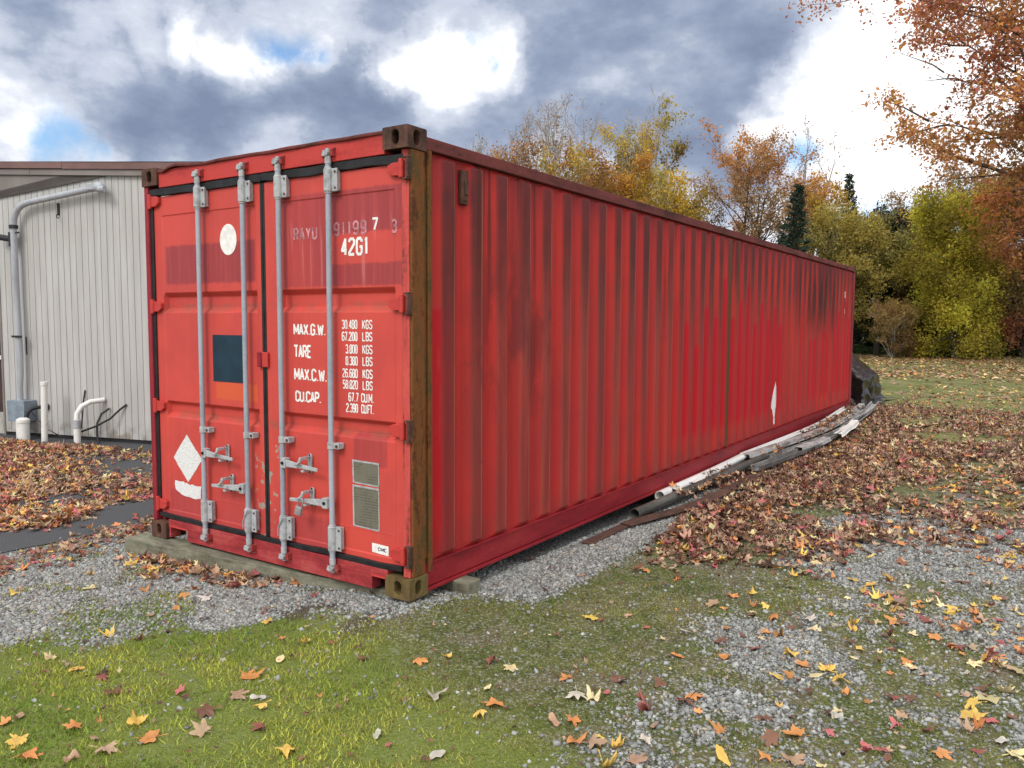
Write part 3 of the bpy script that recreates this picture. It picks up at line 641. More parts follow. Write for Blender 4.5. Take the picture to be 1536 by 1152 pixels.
def casting(x_out, sx, y_out, sy, z0, m):
    """x_out/y_out: outer planes; sx, sy: +1 if the outside faces +"""
    a, bq, h = .178, .162, .118; mb = MB()
    x0, x1 = (x_out - a, x_out) if sx > 0 else (x_out, x_out + a); y0, y1 = (y_out - bq, y_out) if sy > 0 else (y_out, y_out + bq)
    holed(mb, (x0, y_out, z0), (1, 0, 0), (0, 0, 1), (0, sy, 0), a, h, .052, .080)
    holed(mb, (x_out, y0, z0), (0, 1, 0), (0, 0, 1), (sx, 0, 0), bq, h, .052, .080)
    xi = x0 if sx > 0 else x1; yi = y1 if sy < 0 else y0
    mb.add([(x0, y0, z0), (x1, y0, z0), (x1, y1, z0), (x0, y1, z0), (x0, y0, z0 + h), (x1, y0, z0 + h), (x1, y1, z0 + h), (x0, y1, z0 + h)], [(0, 3, 2, 1), (4, 5, 6, 7)])
    mb.add([(xi, y0, z0), (xi, y1, z0), (xi, y1, z0 + h), (xi, y0, z0 + h)], [(0, 1, 2, 3)]); mb.add([(x0, yi, z0), (x1, yi, z0), (x1, yi, z0 + h), (x0, yi, z0 + h)], [(0, 1, 2, 3)])
    me = bpy.data.meshes.new('corner_casting'); me.from_pydata(mb.v, [], mb.f)
    bm = bmesh.new(); bm.from_mesh(me); bmesh.ops.remove_doubles(bm, verts=bm.verts, dist=.0004)
    bmesh.ops.recalc_face_normals(bm, faces=bm.faces); bm.to_mesh(me); bm.free()
    return link('corner_casting', me, m, CT, False, .007)
for zz, mm in ((0, 'casting_moss'), (Ht - .118, 'casting')):
    casting(0, 1, 0, -1, zz, M[mm]); casting(-Wd, -1, 0, -1, zz, M['casting']); casting(0, 1, Ln, 1, zz, M['casting']); casting(-Wd, -1, Ln, 1, zz, M['casting'])
# corner posts: an outer channel and an inner flange
def post(sx, y0, y1, yf, m):
    mb = MB(); xo = -.006 if sx > 0 else -Wd + .006; w = .046
    a, b_ = (xo - w, xo) if sx > 0 else (xo, xo + w)
    mb.box(a, b_, y0, y1, .118, Ht - .118)
    return mb.build('corner_post', m, CT, .008)
p = post(1, .0402, .150, 0, M['post'])
fl = MB(); fl.box(-.062, -.020, .150, .178, .20, 2.49); fl.box(-.062, -.007, .178, .214, .12, 2.50); fl.build('post_flange', M['post'], p, .004)
fs = MB(); fs.box(-.0685, -.020, .031, .0398, .12, 2.47); fs.build('post_edge', M['edge'], p, .003)
post(-1, .012, .12, 0, M['jamb']); post(1, Ln - .15, Ln - .012, 0, M['jamb']); post(-1, Ln - .15, Ln - .012, 0, M['jamb'])

# corrugated long walls
def corrugated(sx):
    per = .275; flat = .094; sl = .063; d = .036; xo = -.012
    prof = [(.214, -d)]; y = .214 + .055; s0 = y
    while y < Ln - .30:
        prof += [(y, xo - d + (0)), (y + sl, xo), (y + sl + flat, xo), (y + 2 * sl + flat, xo - d)]; y += per
    prof[0] = (.214, xo - d); prof.append((Ln - .16, xo - d)); zt, zb = 2.485, .172
    # top and bottom rows are pulled in a little so the ribs end in short tapers like pressed steel
    rows = [zb, zb + .03, 1.2, zt - .03, zt]; V = []; F = []
    for r, z in enumerate(rows):
        for (yy, xx) in prof:
            X_ = xx if 0 < r < len(rows) - 1 else min(xx, xo - d * .75); V.append((X_ if sx > 0 else -Wd - X_, yy, z))
    n = len(prof)
    for r in range(len(rows) - 1):
        for i in range(n - 1): a = r * n + i; F.append((a, a + 1, a + n + 1, a + n) if sx > 0 else (a, a + n, a + n + 1, a + 1))
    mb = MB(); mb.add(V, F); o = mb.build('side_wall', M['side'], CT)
    b = o.modifiers.new('bevel', 'BEVEL'); b.width = .006; b.segments = 2; b.limit_method = 'ANGLE'; b.angle_limit = math.radians(15)
    return o
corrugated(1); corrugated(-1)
def rails(sx):
    def mx(a, b): return (a, b) if sx > 0 else (-Wd - b, -Wd - a)
    a, b = mx(-.066, -.004); t = MB().box(a, b, .162, Ln - .162, 2.487, 2.556); t.build('top_rail', M['toprail'], CT, .004)
    a, b = mx(-.060, -.018); mb = MB().box(a, b, .162, Ln - .162, .035, .165)
    a, b = mx(-.060, -.003); mb.box(a, b, .1625, Ln - .1625, .012, .030); 
    a, b = mx(-.070, -.010); mb.box(a, b, .216, Ln - .17, .1655, .1715); mb.build('bottom_rail', M['rail'], CT, .002)
rails(1); rails(-1)
# roof, floor, rear wall, cross members
V = []; F = []; ys = np.arange(.10, Ln - .1, .11)
for i, yv in enumerate(ys):
    zt = 2.574 if (i // 2) % 2 else 2.558; V += [(-Wd + .06, yv, zt), (-.06, yv, zt)]
    if i: F.append((2 * i - 2, 2 * i - 1, 2 * i + 1, 2 * i))
MB().add(V, F).build('roof', M['roofm'], CT)
MB().box(-Wd + .07, -.07, .10, Ln - .10, .12, .165).build('floor', M['dark'], CT)
cm = MB()
for i in range(24): cm.box(-Wd + .07, -.07, .35 + i * .49, .40 + i * .49, .02, .12)
cm.build('cross_members', M['dark'], CT)
V = []; F = []; prof = []; xx = -Wd + .08
while xx < -.2: prof += [(xx, Ln - .05), (xx + .07, Ln - .02), (xx + .14, Ln - .02), (xx + .21, Ln - .05)]; xx += .28
for z in (.15, 2.48): V += [(a, b, z) for a, b in prof]
n = len(prof); F = [(i, i + n, i + n + 1, i + 1) for i in range(n - 1)]
MB().add(V, F).build('end_wall', M['side'], CT)
MB().box(-Wd + .18, -.18, Ln - .06, Ln - .004, 2.487, 2.585).build('end_header', M['toprail'], CT, .004)
MB().box(-Wd + .18, -.18, Ln - .06, Ln - .004, .01, .148).build('end_sill', M['rail'], CT, .004)

# door end: header, bent drip flashing, sill with fork notches
MB().box(-Wd + .179, -.179, .016, .09, 2.455, 2.572).build('door_header', M['header'], CT, .004)
V = []; F = []; N_ = 60
for i in range(N_ + 1):
    t = i / N_; x_ = -Wd + .18 + (Wd - .36) * t
    dz = .0018 * math.sin(t * 19) + .012 * math.exp(-((t - .10) / .05) ** 2) - .016 * math.exp(-((t - .03) / .03) ** 2) + .0012 * math.sin(t * 41 + 1); dy = .012 * math.exp(-((t - .12) / .07) ** 2) + .004 * math.sin(t * 23)
    V += [(x_, .20, 2.583), (x_, .010 - dy, 2.581 + dz), (x_, .004 - dy, 2.562 + dz)]
for i in range(N_): a = 3 * i; F += [(a, a + 1, a + 4, a + 3), (a + 1, a + 2, a + 5, a + 4)]
fo = MB().add(V, F).build('roof_flashing', M['toprail'], CT, 0, True); sd_ = fo.modifiers.new('thick', 'SOLIDIFY'); sd_.thickness = .004
s = MB(); s.box(-Wd + .179, -.179, .020, .10, .088, .142); s.box(-2.045, -.300, .0205, .0995, .012, .0875); s.box(-2.255, -2.235, .0205, .0995, .012, .0875); s.box(-.200, -.181, .0205, .0995, .012, .0875)
s.build('door_sill', M['sill'], CT, .003)
lip = MB(); lip.box(-.305, -.195, .014, .0202, .0885, .098); lip.box(-2.24, -2.04, .014, .0202, .0885, .098); lip.build('notch_rim', M['header'], CT, .002)
MB().box(-Wd + .1, -.1, .30, .33, .0, .12).build('rear_baffle', M['dark'], CT)

# doors
YD = .040
def door(x0, x1, xi0, xi1, sgn):
    e = .012; xs = [x0, xi0 - e, xi0, xi1, xi1 + e, x1]
    P, D = .005, .043
    zs = [(.172, 0), (.205, 0), (.212, P), (.335, P), (.341, .0042), (.352, P), (.872, P), (.900, D), (.962, D), (.985, P), (1.600, P), (1.632, D), (1.708, D), (1.738, P), (2.262, P), (2.270, 0), (2.398, 0)]
    V = []; F = []; nx_ = len(xs)
    for z, d in zs:
        for i, x_ in enumerate(xs): V.append((x_, YD + (d if 2 <= i <= 3 else 0), z))
    for r in range(len(zs) - 1):
        for i in range(nx_ - 1): a = r * nx_ + i; F.append((a, a + 1, a + nx_ + 1, a + nx_))
    mb = MB(); mb.add(V, F)
    for xa in (x0, x1): mb.add([(xa, YD, .172), (xa, YD + .05, .172), (xa, YD + .05, 2.398), (xa, YD, 2.398)], [(0, 1, 2, 3)])
    for za in (.172, 2.398): mb.add([(x0, YD, za), (x1, YD, za), (x1, YD + .05, za), (x0, YD + .05, za)], [(0, 1, 2, 3)])
    mb.add([(x0, YD + .095, .172), (x1, YD + .095, .172), (x1, YD + .095, 2.398), (x0, YD + .095, 2.398)], [(0, 1, 2, 3)])
    me = bpy.data.meshes.new('door'); me.from_pydata(mb.v, [], mb.f); bm = bmesh.new(); bm.from_mesh(me); bmesh.ops.remove_doubles(bm, verts=bm.verts, dist=.0003); bmesh.ops.recalc_face_normals(bm, faces=bm.faces); bm.to_mesh(me); bm.free()
    return link('door', me, M['door'], CT, False, .004)
DL = door(-2.357, -1.236, -2.262, -1.292, -1); DR = door(-1.196, -.072, -1.062, -.138, 1)
tag(DL, 'left door with white diamond placard and dark blue square'); tag(DR, 'right door with white weight lettering and data plates')
def strip(parent, x0, x1, z0, z1, y0=.030, y1=.052):
    mb = MB(); mb.box(x0, x1, y0, y1, z0, z1); return mb.build('rubber_gasket', M['rubber'], parent, .005)
strip(DL, -2.3905, -2.3575, .20, 2.40, .026, .052); strip(DR, -.0715, -.068, .20, 2.40, .045, .06)
strip(DL, -1.2355, -1.2155, .175, 2.40, .034, .056); strip(DR, -1.2145, -1.1965, .175, 2.40, .036, .056)
def gasket_h(z, h, parent, x0, x1, ph):
    pts = []; n = 26
    V = []; F = []
    for i in range(n + 1):
        t = i / n; x_ = x0 + (x1 - x0) * t; w = .004 * math.sin(t * 9 + ph) + .003 * math.sin(t * 23 + ph)
        V += [(x_, .022, z + w), (x_, .022, z + h + w * .6), (x_, .060, z + h + w * .6), (x_, .060, z + w)]
    for i in range(n):
        for k in range(4): a = 4 * i + k; b_ = 4 * i + (k + 1) % 4; F.append((a, b_, b_ + 4, a + 4))
    F += [(0, 3, 2, 1), (4 * n, 4 * n + 1, 4 * n + 2, 4 * n + 3)]
    MB().add(V, F).build('rubber_gasket', M['rubber'], parent, .004)
gasket_h(2.4005, .050, DL, -2.395, -1.2155, 0); gasket_h(2.4005, .050, DR, -1.2145, -.055, 2)
gasket_h(.143, .034, DL, -2.36, -1.2155, 1); gasket_h(.143, .034, DR, -1.2145, -.075, 4)
# jamb of the left post behind the gasket
MB().box(-2.39, -2.357, .062, .085, .119, 2.47).build('door_jamb', M['jamb'], CT)
MB().box(-.0665, -.0495, .062, .085, .119, 2.47).build('door_jamb', M['jamb'], CT)
# hinges
def hinge(parent, xe, z, s):
    mb = MB(); w = .085
    poly = [(xe - s * .005, z - .040), (xe - s * w * .62, z - .040), (xe - s * w, z - .018), (xe - s * w, z + .018), (xe - s * w * .62, z + .030), (xe - s * .005, z + .030)]
    mb.prism([(a, c) for a, c in poly], 1, .014, .0385)
    mb.prism([(xe - s * .005, z - .046), (xe + s * .028, z - .046), (xe + s * .028, z + .036), (xe - s * .005, z + .036)], 1, .0085, .0285)
    mb.cyl((xe + s * .014, .014, z - .054), (xe + s * .014, .014, z + .046), .0135)
    mb.build('hinge', M['header'], parent, .003)
for z in (2.372, 1.648, .950, .247):
    hinge(DR, -.072, z, 1); hinge(DL, -2.357, z, -1)
for z in (2.372, 1.648, .950, .247):
    k = MB(); k.box(-.040, -.004, .004, .0395, z - .066, z - .056); k.box(-.040, -.004, .004, .0395, z + .048, z + .058); k.box(-.018, -.003, .0045, .039, z - .0555, z + .0475); k.build('hinge_lug', M['casting'], p, .003)

# locking bars with guides, cams and handles
def oval_plate(cx, cz, y0, y1, hw, hh, n=18):
    return [(cx + hw * math.cos(2 * PI * i / n), cz + (hh - hw) * (1 if math.sin(2 * PI * i / n) >= 0 else -1) + hw * math.sin(2 * PI * i / n)) for i in range(n)]
def locking_bar(x, hz, hdir, loose):
    BY = -.004; r = .0165
    b = MB(); b.cyl((x, BY, .13), (x, BY, 2.47), r, 16); bar = b.build('locking_bar', M['bar'], CT, 0, True)
    def guide(z0, z1, lower):
        g_ = MB(); g_.tube([(x, BY, z0), (x, BY, z0 + .010), (x, BY, z0 + .012), (x, BY, z1 - .012), (x, BY, z1 - .010), (x, BY, z1)], [.021, .021, .026, .026, .021, .021], 16)
        g_.box(x + .015, x + .066, -.001, .009, z0 + .010, z1 - .010); g_.box(x - .024, x + .055, .0095, YD - .0005, z0 + .016, z1 - .016); g_.build('bar_guide', M['fitting'], bar, .004, False)
        for zz in (z0 + .03, z1 - .03):
            bo = MB(); bo.cyl((x + .052, -.006, zz), (x + .052, -.0012, zz), .0065, 8); bo.build('bolt', M['casting'], bar)
    guide(2.275, 2.425, False); guide(.185, .350, True)
    for zc, up in ((2.500, 1), (.088, -1)):
        c_ = MB(); c_.tube([(x, BY, zc - up * .06), (x, BY, zc - up * .02), (x, BY, zc - up * .015), (x, BY, zc + up * .028)], [.019, .019, .013, .013], 12)
        c_.prism([(x - .032, zc - .012), (x - .010, zc - .018), (x + .012, zc - .016), (x + .018, zc + .004), (x + .004, zc + .020), (x - .022, zc + .016)], 1, BY - .022, BY + .012); c_.build('cam', M['fitting'], bar, .003)
        kp = MB(); kp.box(x - .046, x - .030, -.012, .0195, zc - .022, zc + .020); kp.box(x + .024, x + .042, -.014, .0195, zc - .018, zc + .024); kp.box(x - .048, x + .044, .006, .0195, zc + .0285 * up - .005, zc + .0285 * up + .005)
        kp.build('cam_keeper', M['cam'], bar, .003)
    m_ = MB(); m_.tube([(x, BY, .800), (x, BY, .840)], .0225, 16); m_.box(x + .012, x + .064, -.008, YD - .0005, .803, .837); m_.build('bar_bracket', M['fitting'], bar, .003)
    bo = MB(); bo.cyl((x + .048, -.014, .820), (x + .048, -.008, .820), .009, 8); bo.build('bolt', M['casting'], bar)
    # handle: hub on the bar, flat lever, catch plate on the door
    h = MB(); d = hdir
    h.box(min(x + d * .012, x + d * .055), max(x + d * .012, x + d * .055), BY - .030, BY + .012, hz - .032, hz + .030)
    L = .335; z1 = hz - .012
    for (a0, a1, w0, w1) in ((.055, .16, .022, .016), (.16, L, .014, .010)):
        xa, xb = x + d * a0, x + d * a1; za, zb = hz - .012 * (a0 - .055) / .25, hz - .012 * (a1 - .055) / .25
        h.add([(xa, BY - .026, za - w0), (xb, BY - .030, zb - w1), (xb, BY - .030, zb + w1), (xa, BY - .026, za + w0), (xa, BY - .014, za - w0), (xb, BY - .020, zb - w1), (xb, BY - .020, zb + w1), (xa, BY - .014, za + w0)],
              [(0, 1, 2, 3), (4, 7, 6, 5), (0, 4, 5, 1), (3, 2, 6, 7), (1, 5, 6, 2), (0, 3, 7, 4)])
    h.build('bar_handle', M['fitting'], bar, .003)
    hb = MB(); hb.cyl((x + d * .034, BY - .038, hz), (x + d * .034, BY - .0305, hz), .010, 8); hb.build('bolt', M['dark'], bar)
    cx = x + d * .205; c2 = MB()
    c2.prism(oval_plate(cx, hz + .005, 0, 0, .016, .060), 1, YD - .012, YD - .0005)
    c2.prism([(cx - .007, hz + .034), (cx + .009, hz + .034), (cx + .009, hz + .052), (cx - .007, hz + .052)], 1, BY - .046, YD - .013)
    c2.tube([(cx + .001, BY - .040, hz + .046), (cx - .004, BY - .043, hz + .026), (cx - .020, BY - .045, hz + .010), (cx - .044, BY - .044, hz + .004)], [.010, .010, .009, .006], 8)
    c2.box(cx - .012, cx + .012, BY - .030, YD - .0125, hz - .040, hz - .028)
    c2.build('handle_catch', M['fitting'], bar, .002)
    for zz in (hz + .056, hz - .046):
        hl = MB(); hl.cyl((cx, YD - .0140, zz), (cx, YD - .0122, zz), .0075, 10); hl.build('catch_hole', M['dark'], bar)
    return bar
BARS = [(-1.803, .668, 1), (-1.352, .474, -1), (-1.018, .682, 1), (-.592, .478, -1)]
for i, (bx, hz, d) in enumerate(BARS): locking_bar(bx, hz, d, i)
# short strap ends hanging on the two middle bars
for bx in (-1.352, -1.018):
    w = MB(); w.tube([(bx + .03, -.032, .345), (bx - .005, -.036, .290), (bx - .02, -.034, .262), (bx - .022, -.03, .22)], .0035, 6); w.build('wire_tie', M['bar'], CT)
# red plate that covers the centre seam
MB().box(-1.262, -1.172, .0205, .0335, 1.258, 1.352).build('seam_plate', M['header'], DR, .004)
MB().box(-1.262, -1.225, .012, .0200, 1.2585, 1.3515).build('seam_plate_lug', M['jamb'], DR, .003)

# padlock hangs on the lowest right handle
pk = empty('padlock', (-.815, -.060, .430))
tag(pk, 'small grey steel padlock hanging from the lower handle of the right door', 'padlock')
b_ = MB(); b_.prism([(-.032, -.038), (.018, -.048), (.030, .004), (-.020, .016)], 1, -.011, .011); b_.build('lock_body', M['steel'], pk, .004)
sh = MB(); sh.tube([(-.012, 0, .012), (-.002, 0, .045), (.014, 0, .062), (.034, 0, .056), (.036, 0, .034), (.022, 0, .004)], .0045, 8); sh.build('shackle', M['steel'], pk, 0, True)

# ---------------------------------------------------------------- lettering (stroke alphabet)
q = .26
GL = {
 '0': [[(q, 0), (1 - q, 0), (1, .13), (1, .87), (1 - q, 1), (q, 1), (0, .87), (0, .13), (q, 0)]],
 'O': [[(q, 0), (1 - q, 0), (1, .13), (1, .87), (1 - q, 1), (q, 1), (0, .87), (0, .13), (q, 0)]],
 '1': [[(.35, .82), (.62, 1), (.62, 0)]],
 '2': [[(0, .80), (.05, .92), (q, 1), (1 - q, 1), (1, .87), (1, .68), (0, .12), (0, 0), (1, 0)]],
 '3': [[(0, .86), (q, 1), (1 - q, 1), (1, .87), (1, .64), (.72, .53), (.4, .53)], [(.72, .53), (1, .42), (1, .13), (1 - q, 0), (q, 0), (0, .14)]],
 '4': [[(.72, 0), (.72, 1), (0, .28), (1, .28)]],
 '5': [[(1, 1), (.08, 1), (0, .56), (.7, .60), (1, .46), (1, .13), (1 - q, 0), (q, 0), (0, .13)]],
 '6': [[(1, .86), (1 - q, 1), (q, 1), (0, .87), (0, .13), (q, 0), (1 - q, 0), (1, .13), (1, .44), (1 - q, .57), (0, .57)]],
 '7': [[(0, 1), (1, 1), (.38, 0)]],
 '8': [[(q, .53), (0, .66), (0, .87), (q, 1), (1 - q, 1), (1, .87), (1, .66), (1 - q, .53), (q, .53), (0, .40), (0, .13), (q, 0), (1 - q, 0), (1, .13), (1, .40), (1 - q, .53)]],
 '9': [[(0, .14), (q, 0), (1 - q, 0), (1, .13), (1, .87), (1 - q, 1), (q, 1), (0, .87), (0, .56), (q, .43), (1, .43)]],
 'A': [[(0, 0), (.5, 1), (1, 0)], [(.2, .30), (.8, .30)]],
 'B': [[(0, 0), (0, 1), (1 - q, 1), (1, .88), (1, .65), (1 - q, .53), (0, .53)], [(1 - q, .53), (1, .41), (1, .12), (1 - q, 0), (0, 0)]],
 'C': [[(1, .76), (1, .87), (1 - q, 1), (q, 1), (0, .87), (0, .13), (q, 0), (1 - q, 0), (1, .13), (1, .24)]],
 'E': [[(1, 0), (0, 0), (0, 1), (1, 1)], [(0, .52), (.82, .52)]],
 'F': [[(0, 0), (0, 1), (1, 1)], [(0, .52), (.82, .52)]],
 'G': [[(1, .76), (1, .87), (1 - q, 1), (q, 1), (0, .87), (0, .13), (q, 0), (1 - q, 0), (1, .13), (1, .47), (.55, .47)]],
 'I': [[(.5, 0), (.5, 1)]],
 'K': [[(0, 0), (0, 1)], [(1, 1), (.06, .46)], [(.32, .60), (1, 0)]],
 'L': [[(0, 1), (0, 0), (1, 0)]],
 'M': [[(0, 0), (0, 1), (.5, .25), (1, 1), (1, 0)]],
 'P': [[(0, 0), (0, 1), (1 - q, 1), (1, .87), (1, .60), (1 - q, .47), (0, .47)]],
 'R': [[(0, 0), (0, 1), (1 - q, 1), (1, .87), (1, .62), (1 - q, .50), (0, .50)], [(.55, .50), (1, 0)]],
 'S': [[(1, .82), (1, .87), (1 - q, 1), (q, 1), (0, .87), (0, .66), (q, .55), (1 - q, .47), (1, .36), (1, .13), (1 - q, 0), (q, 0), (0, .13), (0, .18)]],
 'T': [[(0, 1), (1, 1)], [(.5, 1), (.5, 0)]],
 'U': [[(0, 1), (0, .13), (q, 0), (1 - q, 0), (1, .13), (1, 1)]],
 'W': [[(0, 1), (.24, 0), (.5, .82), (.76, 0), (1, 1)]],
 'X': [[(0, 0), (1, 1)], [(0, 1), (1, 0)]],
 'Y': [[(0, 1), (.5, .48), (1, 1)], [(.5, .48), (.5, 0)]],
 '.': [[(.5, -.03), (.5, .07)]],
}
WIDE = {'M': 1.25, 'W': 1.35, '1': .62, 'I': .35, '.': .30, ' ': .55}
def text_mesh(mb, s, x0, x1, z0, h, sw, y, gap=.42):
    """letters across x0..x1 on the plane y (facing -y); strokes are thin raised ribbons"""
    units = sum(WIDE.get(c, 1) for c in s) + gap * (len(s) - 1); u = (x1 - x0 - sw) / units; px = x0 + sw / 2; lay = 0
    for ch in s:
        w = WIDE.get(ch, 1) * u
        for line in GL.get(ch, []):
            P = [(px + a * w, z0 + sw / 2 + b_ * (h - sw)) for a, b_ in line]
            for i in range(len(P) - 1):
                (ax, az), (bx, bz) = P[i], P[i + 1]; L = math.hypot(bx - ax, bz - az)
                if L < 1e-6: continue
                dx, dz = (bx - ax) / L, (bz - az) / L; e0 = sw * .5 if i == 0 and ch != '.' and (ax, az) != P[-1] else sw * .22; e1 = sw * .5 if i == len(P) - 2 and ch != '.' and (bx, bz) != P[0] else sw * .22
                if i == 0: e0 = 0 if ch not in 'T' else e0
                if i == len(P) - 2: e1 = 0
                nx_, nz_ = -dz * sw / 2, dx * sw / 2; lay = (lay + 1) % 7; yy = y - .00012 * lay
                A = (ax - dx * e0, az - dz * e0); B_ = (bx + dx * e1, bz + dz * e1)
                mb.add([(A[0] - nx_, yy, A[1] - nz_), (B_[0] - nx_, yy, B_[1] - nz_), (B_[0] + nx_, yy, B_[1] + nz_), (A[0] + nx_, yy, A[1] + nz_)], [(0, 1, 2, 3)])
        px += w + gap * u
YP = YD + .005 - .0012
def wr(s, xa, za, xb, zb, sw, m=None, name='lettering', parent=None, gap=.42, y=None):
    """text between two measured corners: lower left (xa, za), upper right (xb, zb), as seen on the front plane"""
    y = YP if y is None else y
    (x0, z0), (x1, z1) = fp(xa, za, y), fp(xb, zb, y); mb = MB(); text_mesh(mb, s, x0, x1, z0, z1 - z0, sw, y, gap)
    return mb.build(name, m or M['white'], parent or DR)
wr('42G1', -.500, 1.915, -.285, 2.018, .0165, gap=.55)
wr('MAX.G.W.', -.906, 1.462, -.628, 1.532, .0125, gap=.34); wr('TARE', -.903, 1.327, -.752, 1.406, .0125); wr('MAX.C.W.', -.906, 1.191, -.622, 1.266, .0125, gap=.34); wr('CU.CAP.', -.898, 1.062, -.672, 1.130, .0125, gap=.34)
rows = [('30.480', 'KGS'), ('67.200', 'LBS'), ('3.800', 'KGS'), ('8.380', 'LBS'), ('26.680', 'KGS'), ('58.820', 'LBS'), ('67.7', 'CU.M.'), ('2.390', 'CU.FT.')]
zt = [1.556, 1.488, 1.416, 1.349, 1.278, 1.213, 1.142, 1.079]
xl = [-.500, -.500, -.472, -.472, -.498, -.496, -.452, -.472]
for (a, c), z, x_ in zip(rows, zt, xl):
    wr(a, x_, z - .053, -.376 if '7.7' not in a else -.372, z, .0074, gap=.45)
    wr(c, -.340 if c[0] != 'C' else -.352, z - .053, -.262 if c[0] != 'C' else -.255, z, .0074, gap=.48 if c[0] != 'C' else .3)
wr('RAYU', -.893, 2.022, -.690, 2.098, .013, M['ghost'], 'faded_lettering', gap=.65); wr('91199', -.555, 2.030, -.300, 2.110, .013, M['ghost'], 'faded_lettering', gap=.75)
wr('7', -.262, 2.045, -.212, 2.118, .013); wr('3', -.116, 2.025, -.076, 2.100, .012, M['ghost'], 'faded_lettering', y=YD - .0012)

# stickers, patches and plates on the doors (thin sheets a few tenths of a millimetre proud)
def sheet(name, pts, m, parent, y=YP, th=.0007):
    P = [fp(a, c, y) for a, c in pts]; mb = MB(); mb.prism(P, 1, y - th, y); return mb.build(name, m, parent)
m, g, b = mat('torn_white_sticker', .6); P = g.obj()
crs = g.noise(g.scl(P, (60, 60, 90)), 1, 4, .6, 1.5); g.put(b.inputs['Base Color'], g.mix(g.sm(crs, .52, .60), (.72, .72, .71), (.52, .51, .50))); M['sticker'] = m
rr = random.Random(3)
def rough_poly(pts, amp, n):
    out = []
    for i in range(len(pts)):
        (ax, az), (bx, bz) = pts[i], pts[(i + 1) % len(pts)]
        for k in range(n):
            t = k / n; out.append((ax + (bx - ax) * t + rr.uniform(-amp, amp), az + (bz - az) * t + rr.uniform(-amp, amp)))
    return out
sheet('hazard_placard', rough_poly([(-1.990, .770), (-1.826, .612), (-1.988, .440), (-2.145, .600)], .003, 7), M['sticker'], DL)
sheet('torn_label', rough_poly([(-2.138, .435), (-2.04, .440), (-1.985, .425), (-1.92, .430), (-1.846, .425), (-1.850, .345), (-1.93, .330), (-2.06, .345), (-2.135, .375)], .005, 3), M['sticker'], DL)
sheet('round_patch', [(-1.502 + .083 * math.cos(t * PI / 24), 2.063 + (.098 if True else 0) * math.sin(t * PI / 24) * (1 if abs(math.sin(t * PI / 24)) < .7 else 1.0)) for t in range(48)], M['white'], DL)
M['navy'] = simple('dark_blue_patch', (.008, .030, .050), .5, 0, .15, 10)
sheet('blue_square', [(-1.684, 1.455), (-1.684, 1.150), (-1.372, 1.150), (-1.372, 1.455)][::-1], M['navy'], DL)
m, g, b = mat('data_plate', .5, .2); P = g.obj(); c = g.sep(P)
rowm = g.math('FRACT', g.math('MULTIPLY', c[2], 62.0)); wd_ = g.noise(g.scl(P, (95, 1, 0)), 1, 2); wr2 = g.noise(g.comb(g.math('MULTIPLY', c[0], 160), 0.0, g.math('FLOOR', g.math('MULTIPLY', c[2], 62.0))), 1, 1)
txt = g.math('MULTIPLY', g.sm(rowm, .45, .55), g.sm(wr2, .46, .54)); g.put(b.inputs['Base Color'], g.mix(g.math('MULTIPLY', g.math('MULTIPLY', txt, g.sm(g.noise(P, 14, 2), .40, .55)), .75), g.mix(g.noise(P, 12, 4), (.15, .14, .105), (.21, .195, .15)), (.055, .050, .04))); M['plate'] = m
for (za, zb) in ((.757, .615), (.612, .362)):
    sheet('plate_backing', [(-.427, za - .002), (-.220, za - .004), (-.218, zb + .0), (-.424, zb + .006)], M['fitting'], DR)
    sheet('data_plate', [(-.416, za - .012), (-.228, za - .014), (-.226, zb + .009), (-.413, zb + .014)], M['plate'], DR, YP - .0012)
    rv = MB()
    for a, c_ in ((-.418, za - .011), (-.226, za - .012), (-.225, zb + .008), (-.416, zb + .013)):
        X_, Z_ = fp(a, c_, YP - .002); rv.cyl((X_, YP - .0035, Z_), (X_, YP - .0019, Z_), .007, 8)
    rv.build('rivet', M['fitting'], DR)
sheet('white_label', [(-.277, .291), (-.152, .287), (-.151, .232), (-.276, .238)], M['white'], DR)
M['ink'] = simple('dark_ink', (.04, .05, .07), .6)
wr('CIMC', -.232, .250, -.168, .272, .0042, M['ink'], 'label_lettering', gap=.4, y=YP - .0014)

# side fittings: ventilator, torn sticker, remaining letters
vb = MB(); vb.box(-.047, -.016, .500, .565, 2.235, 2.435); vb.box(-.0475, -.010, .508, .557, 2.255, 2.415); vb.build('ventilator', M['casting'], CT, .006)
vs = MB(); vs.box(-.0095, -.002, .516, .549, 2.29, 2.385); vs.build('ventilator_hood', M['casting'], CT, .003)
def side_sheet(name, pts, m, x): mb = MB(); mb.prism(pts, 0, x, x + .0008); return mb.build(name, m, CT)
SL_, FL_ = .063, .094
k0 = .269 + SL_ + .275 * round((7.20 - .332) / .275)      # near bend of the outer flat nearest to the sticker
def bent_sticker(pts, m):
    """a torn sheet that follows the slope and the outer flat of one rib; y measured from the near bend"""
    V = []; n = len(pts)
    for a, z in pts: V.append((-.0112 + (.036 / SL_) * min(a, 0) + .0, k0 + a, z))
    mb = MB(); F = [(i, i + 1, n - 2 - i, n - 1 - i) for i in range(n // 2 - 1)]; mb.add(V, F); o = mb.build('torn_sticker', m, CT); sd2 = o.modifiers.new('thick', 'SOLIDIFY'); sd2.thickness = .0006; return o
L_ = [(-.050, .46), (-.030, .43), (-.012, .335), (.0, .335), (.02, .345), (.045, .44), (.070, .47)]
U_ = [(.072, .60), (.052, .74), (.02, .80), (.0, .76), (-.012, .72), (-.030, .64), (-.050, .52)]
bent_sticker(L_ + U_, M['sticker'])
bent_sticker([(-.012, .325), (.0, .33), (.03, .335), (.028, .25), (.0, .24), (-.010, .26)], M['sticker'])
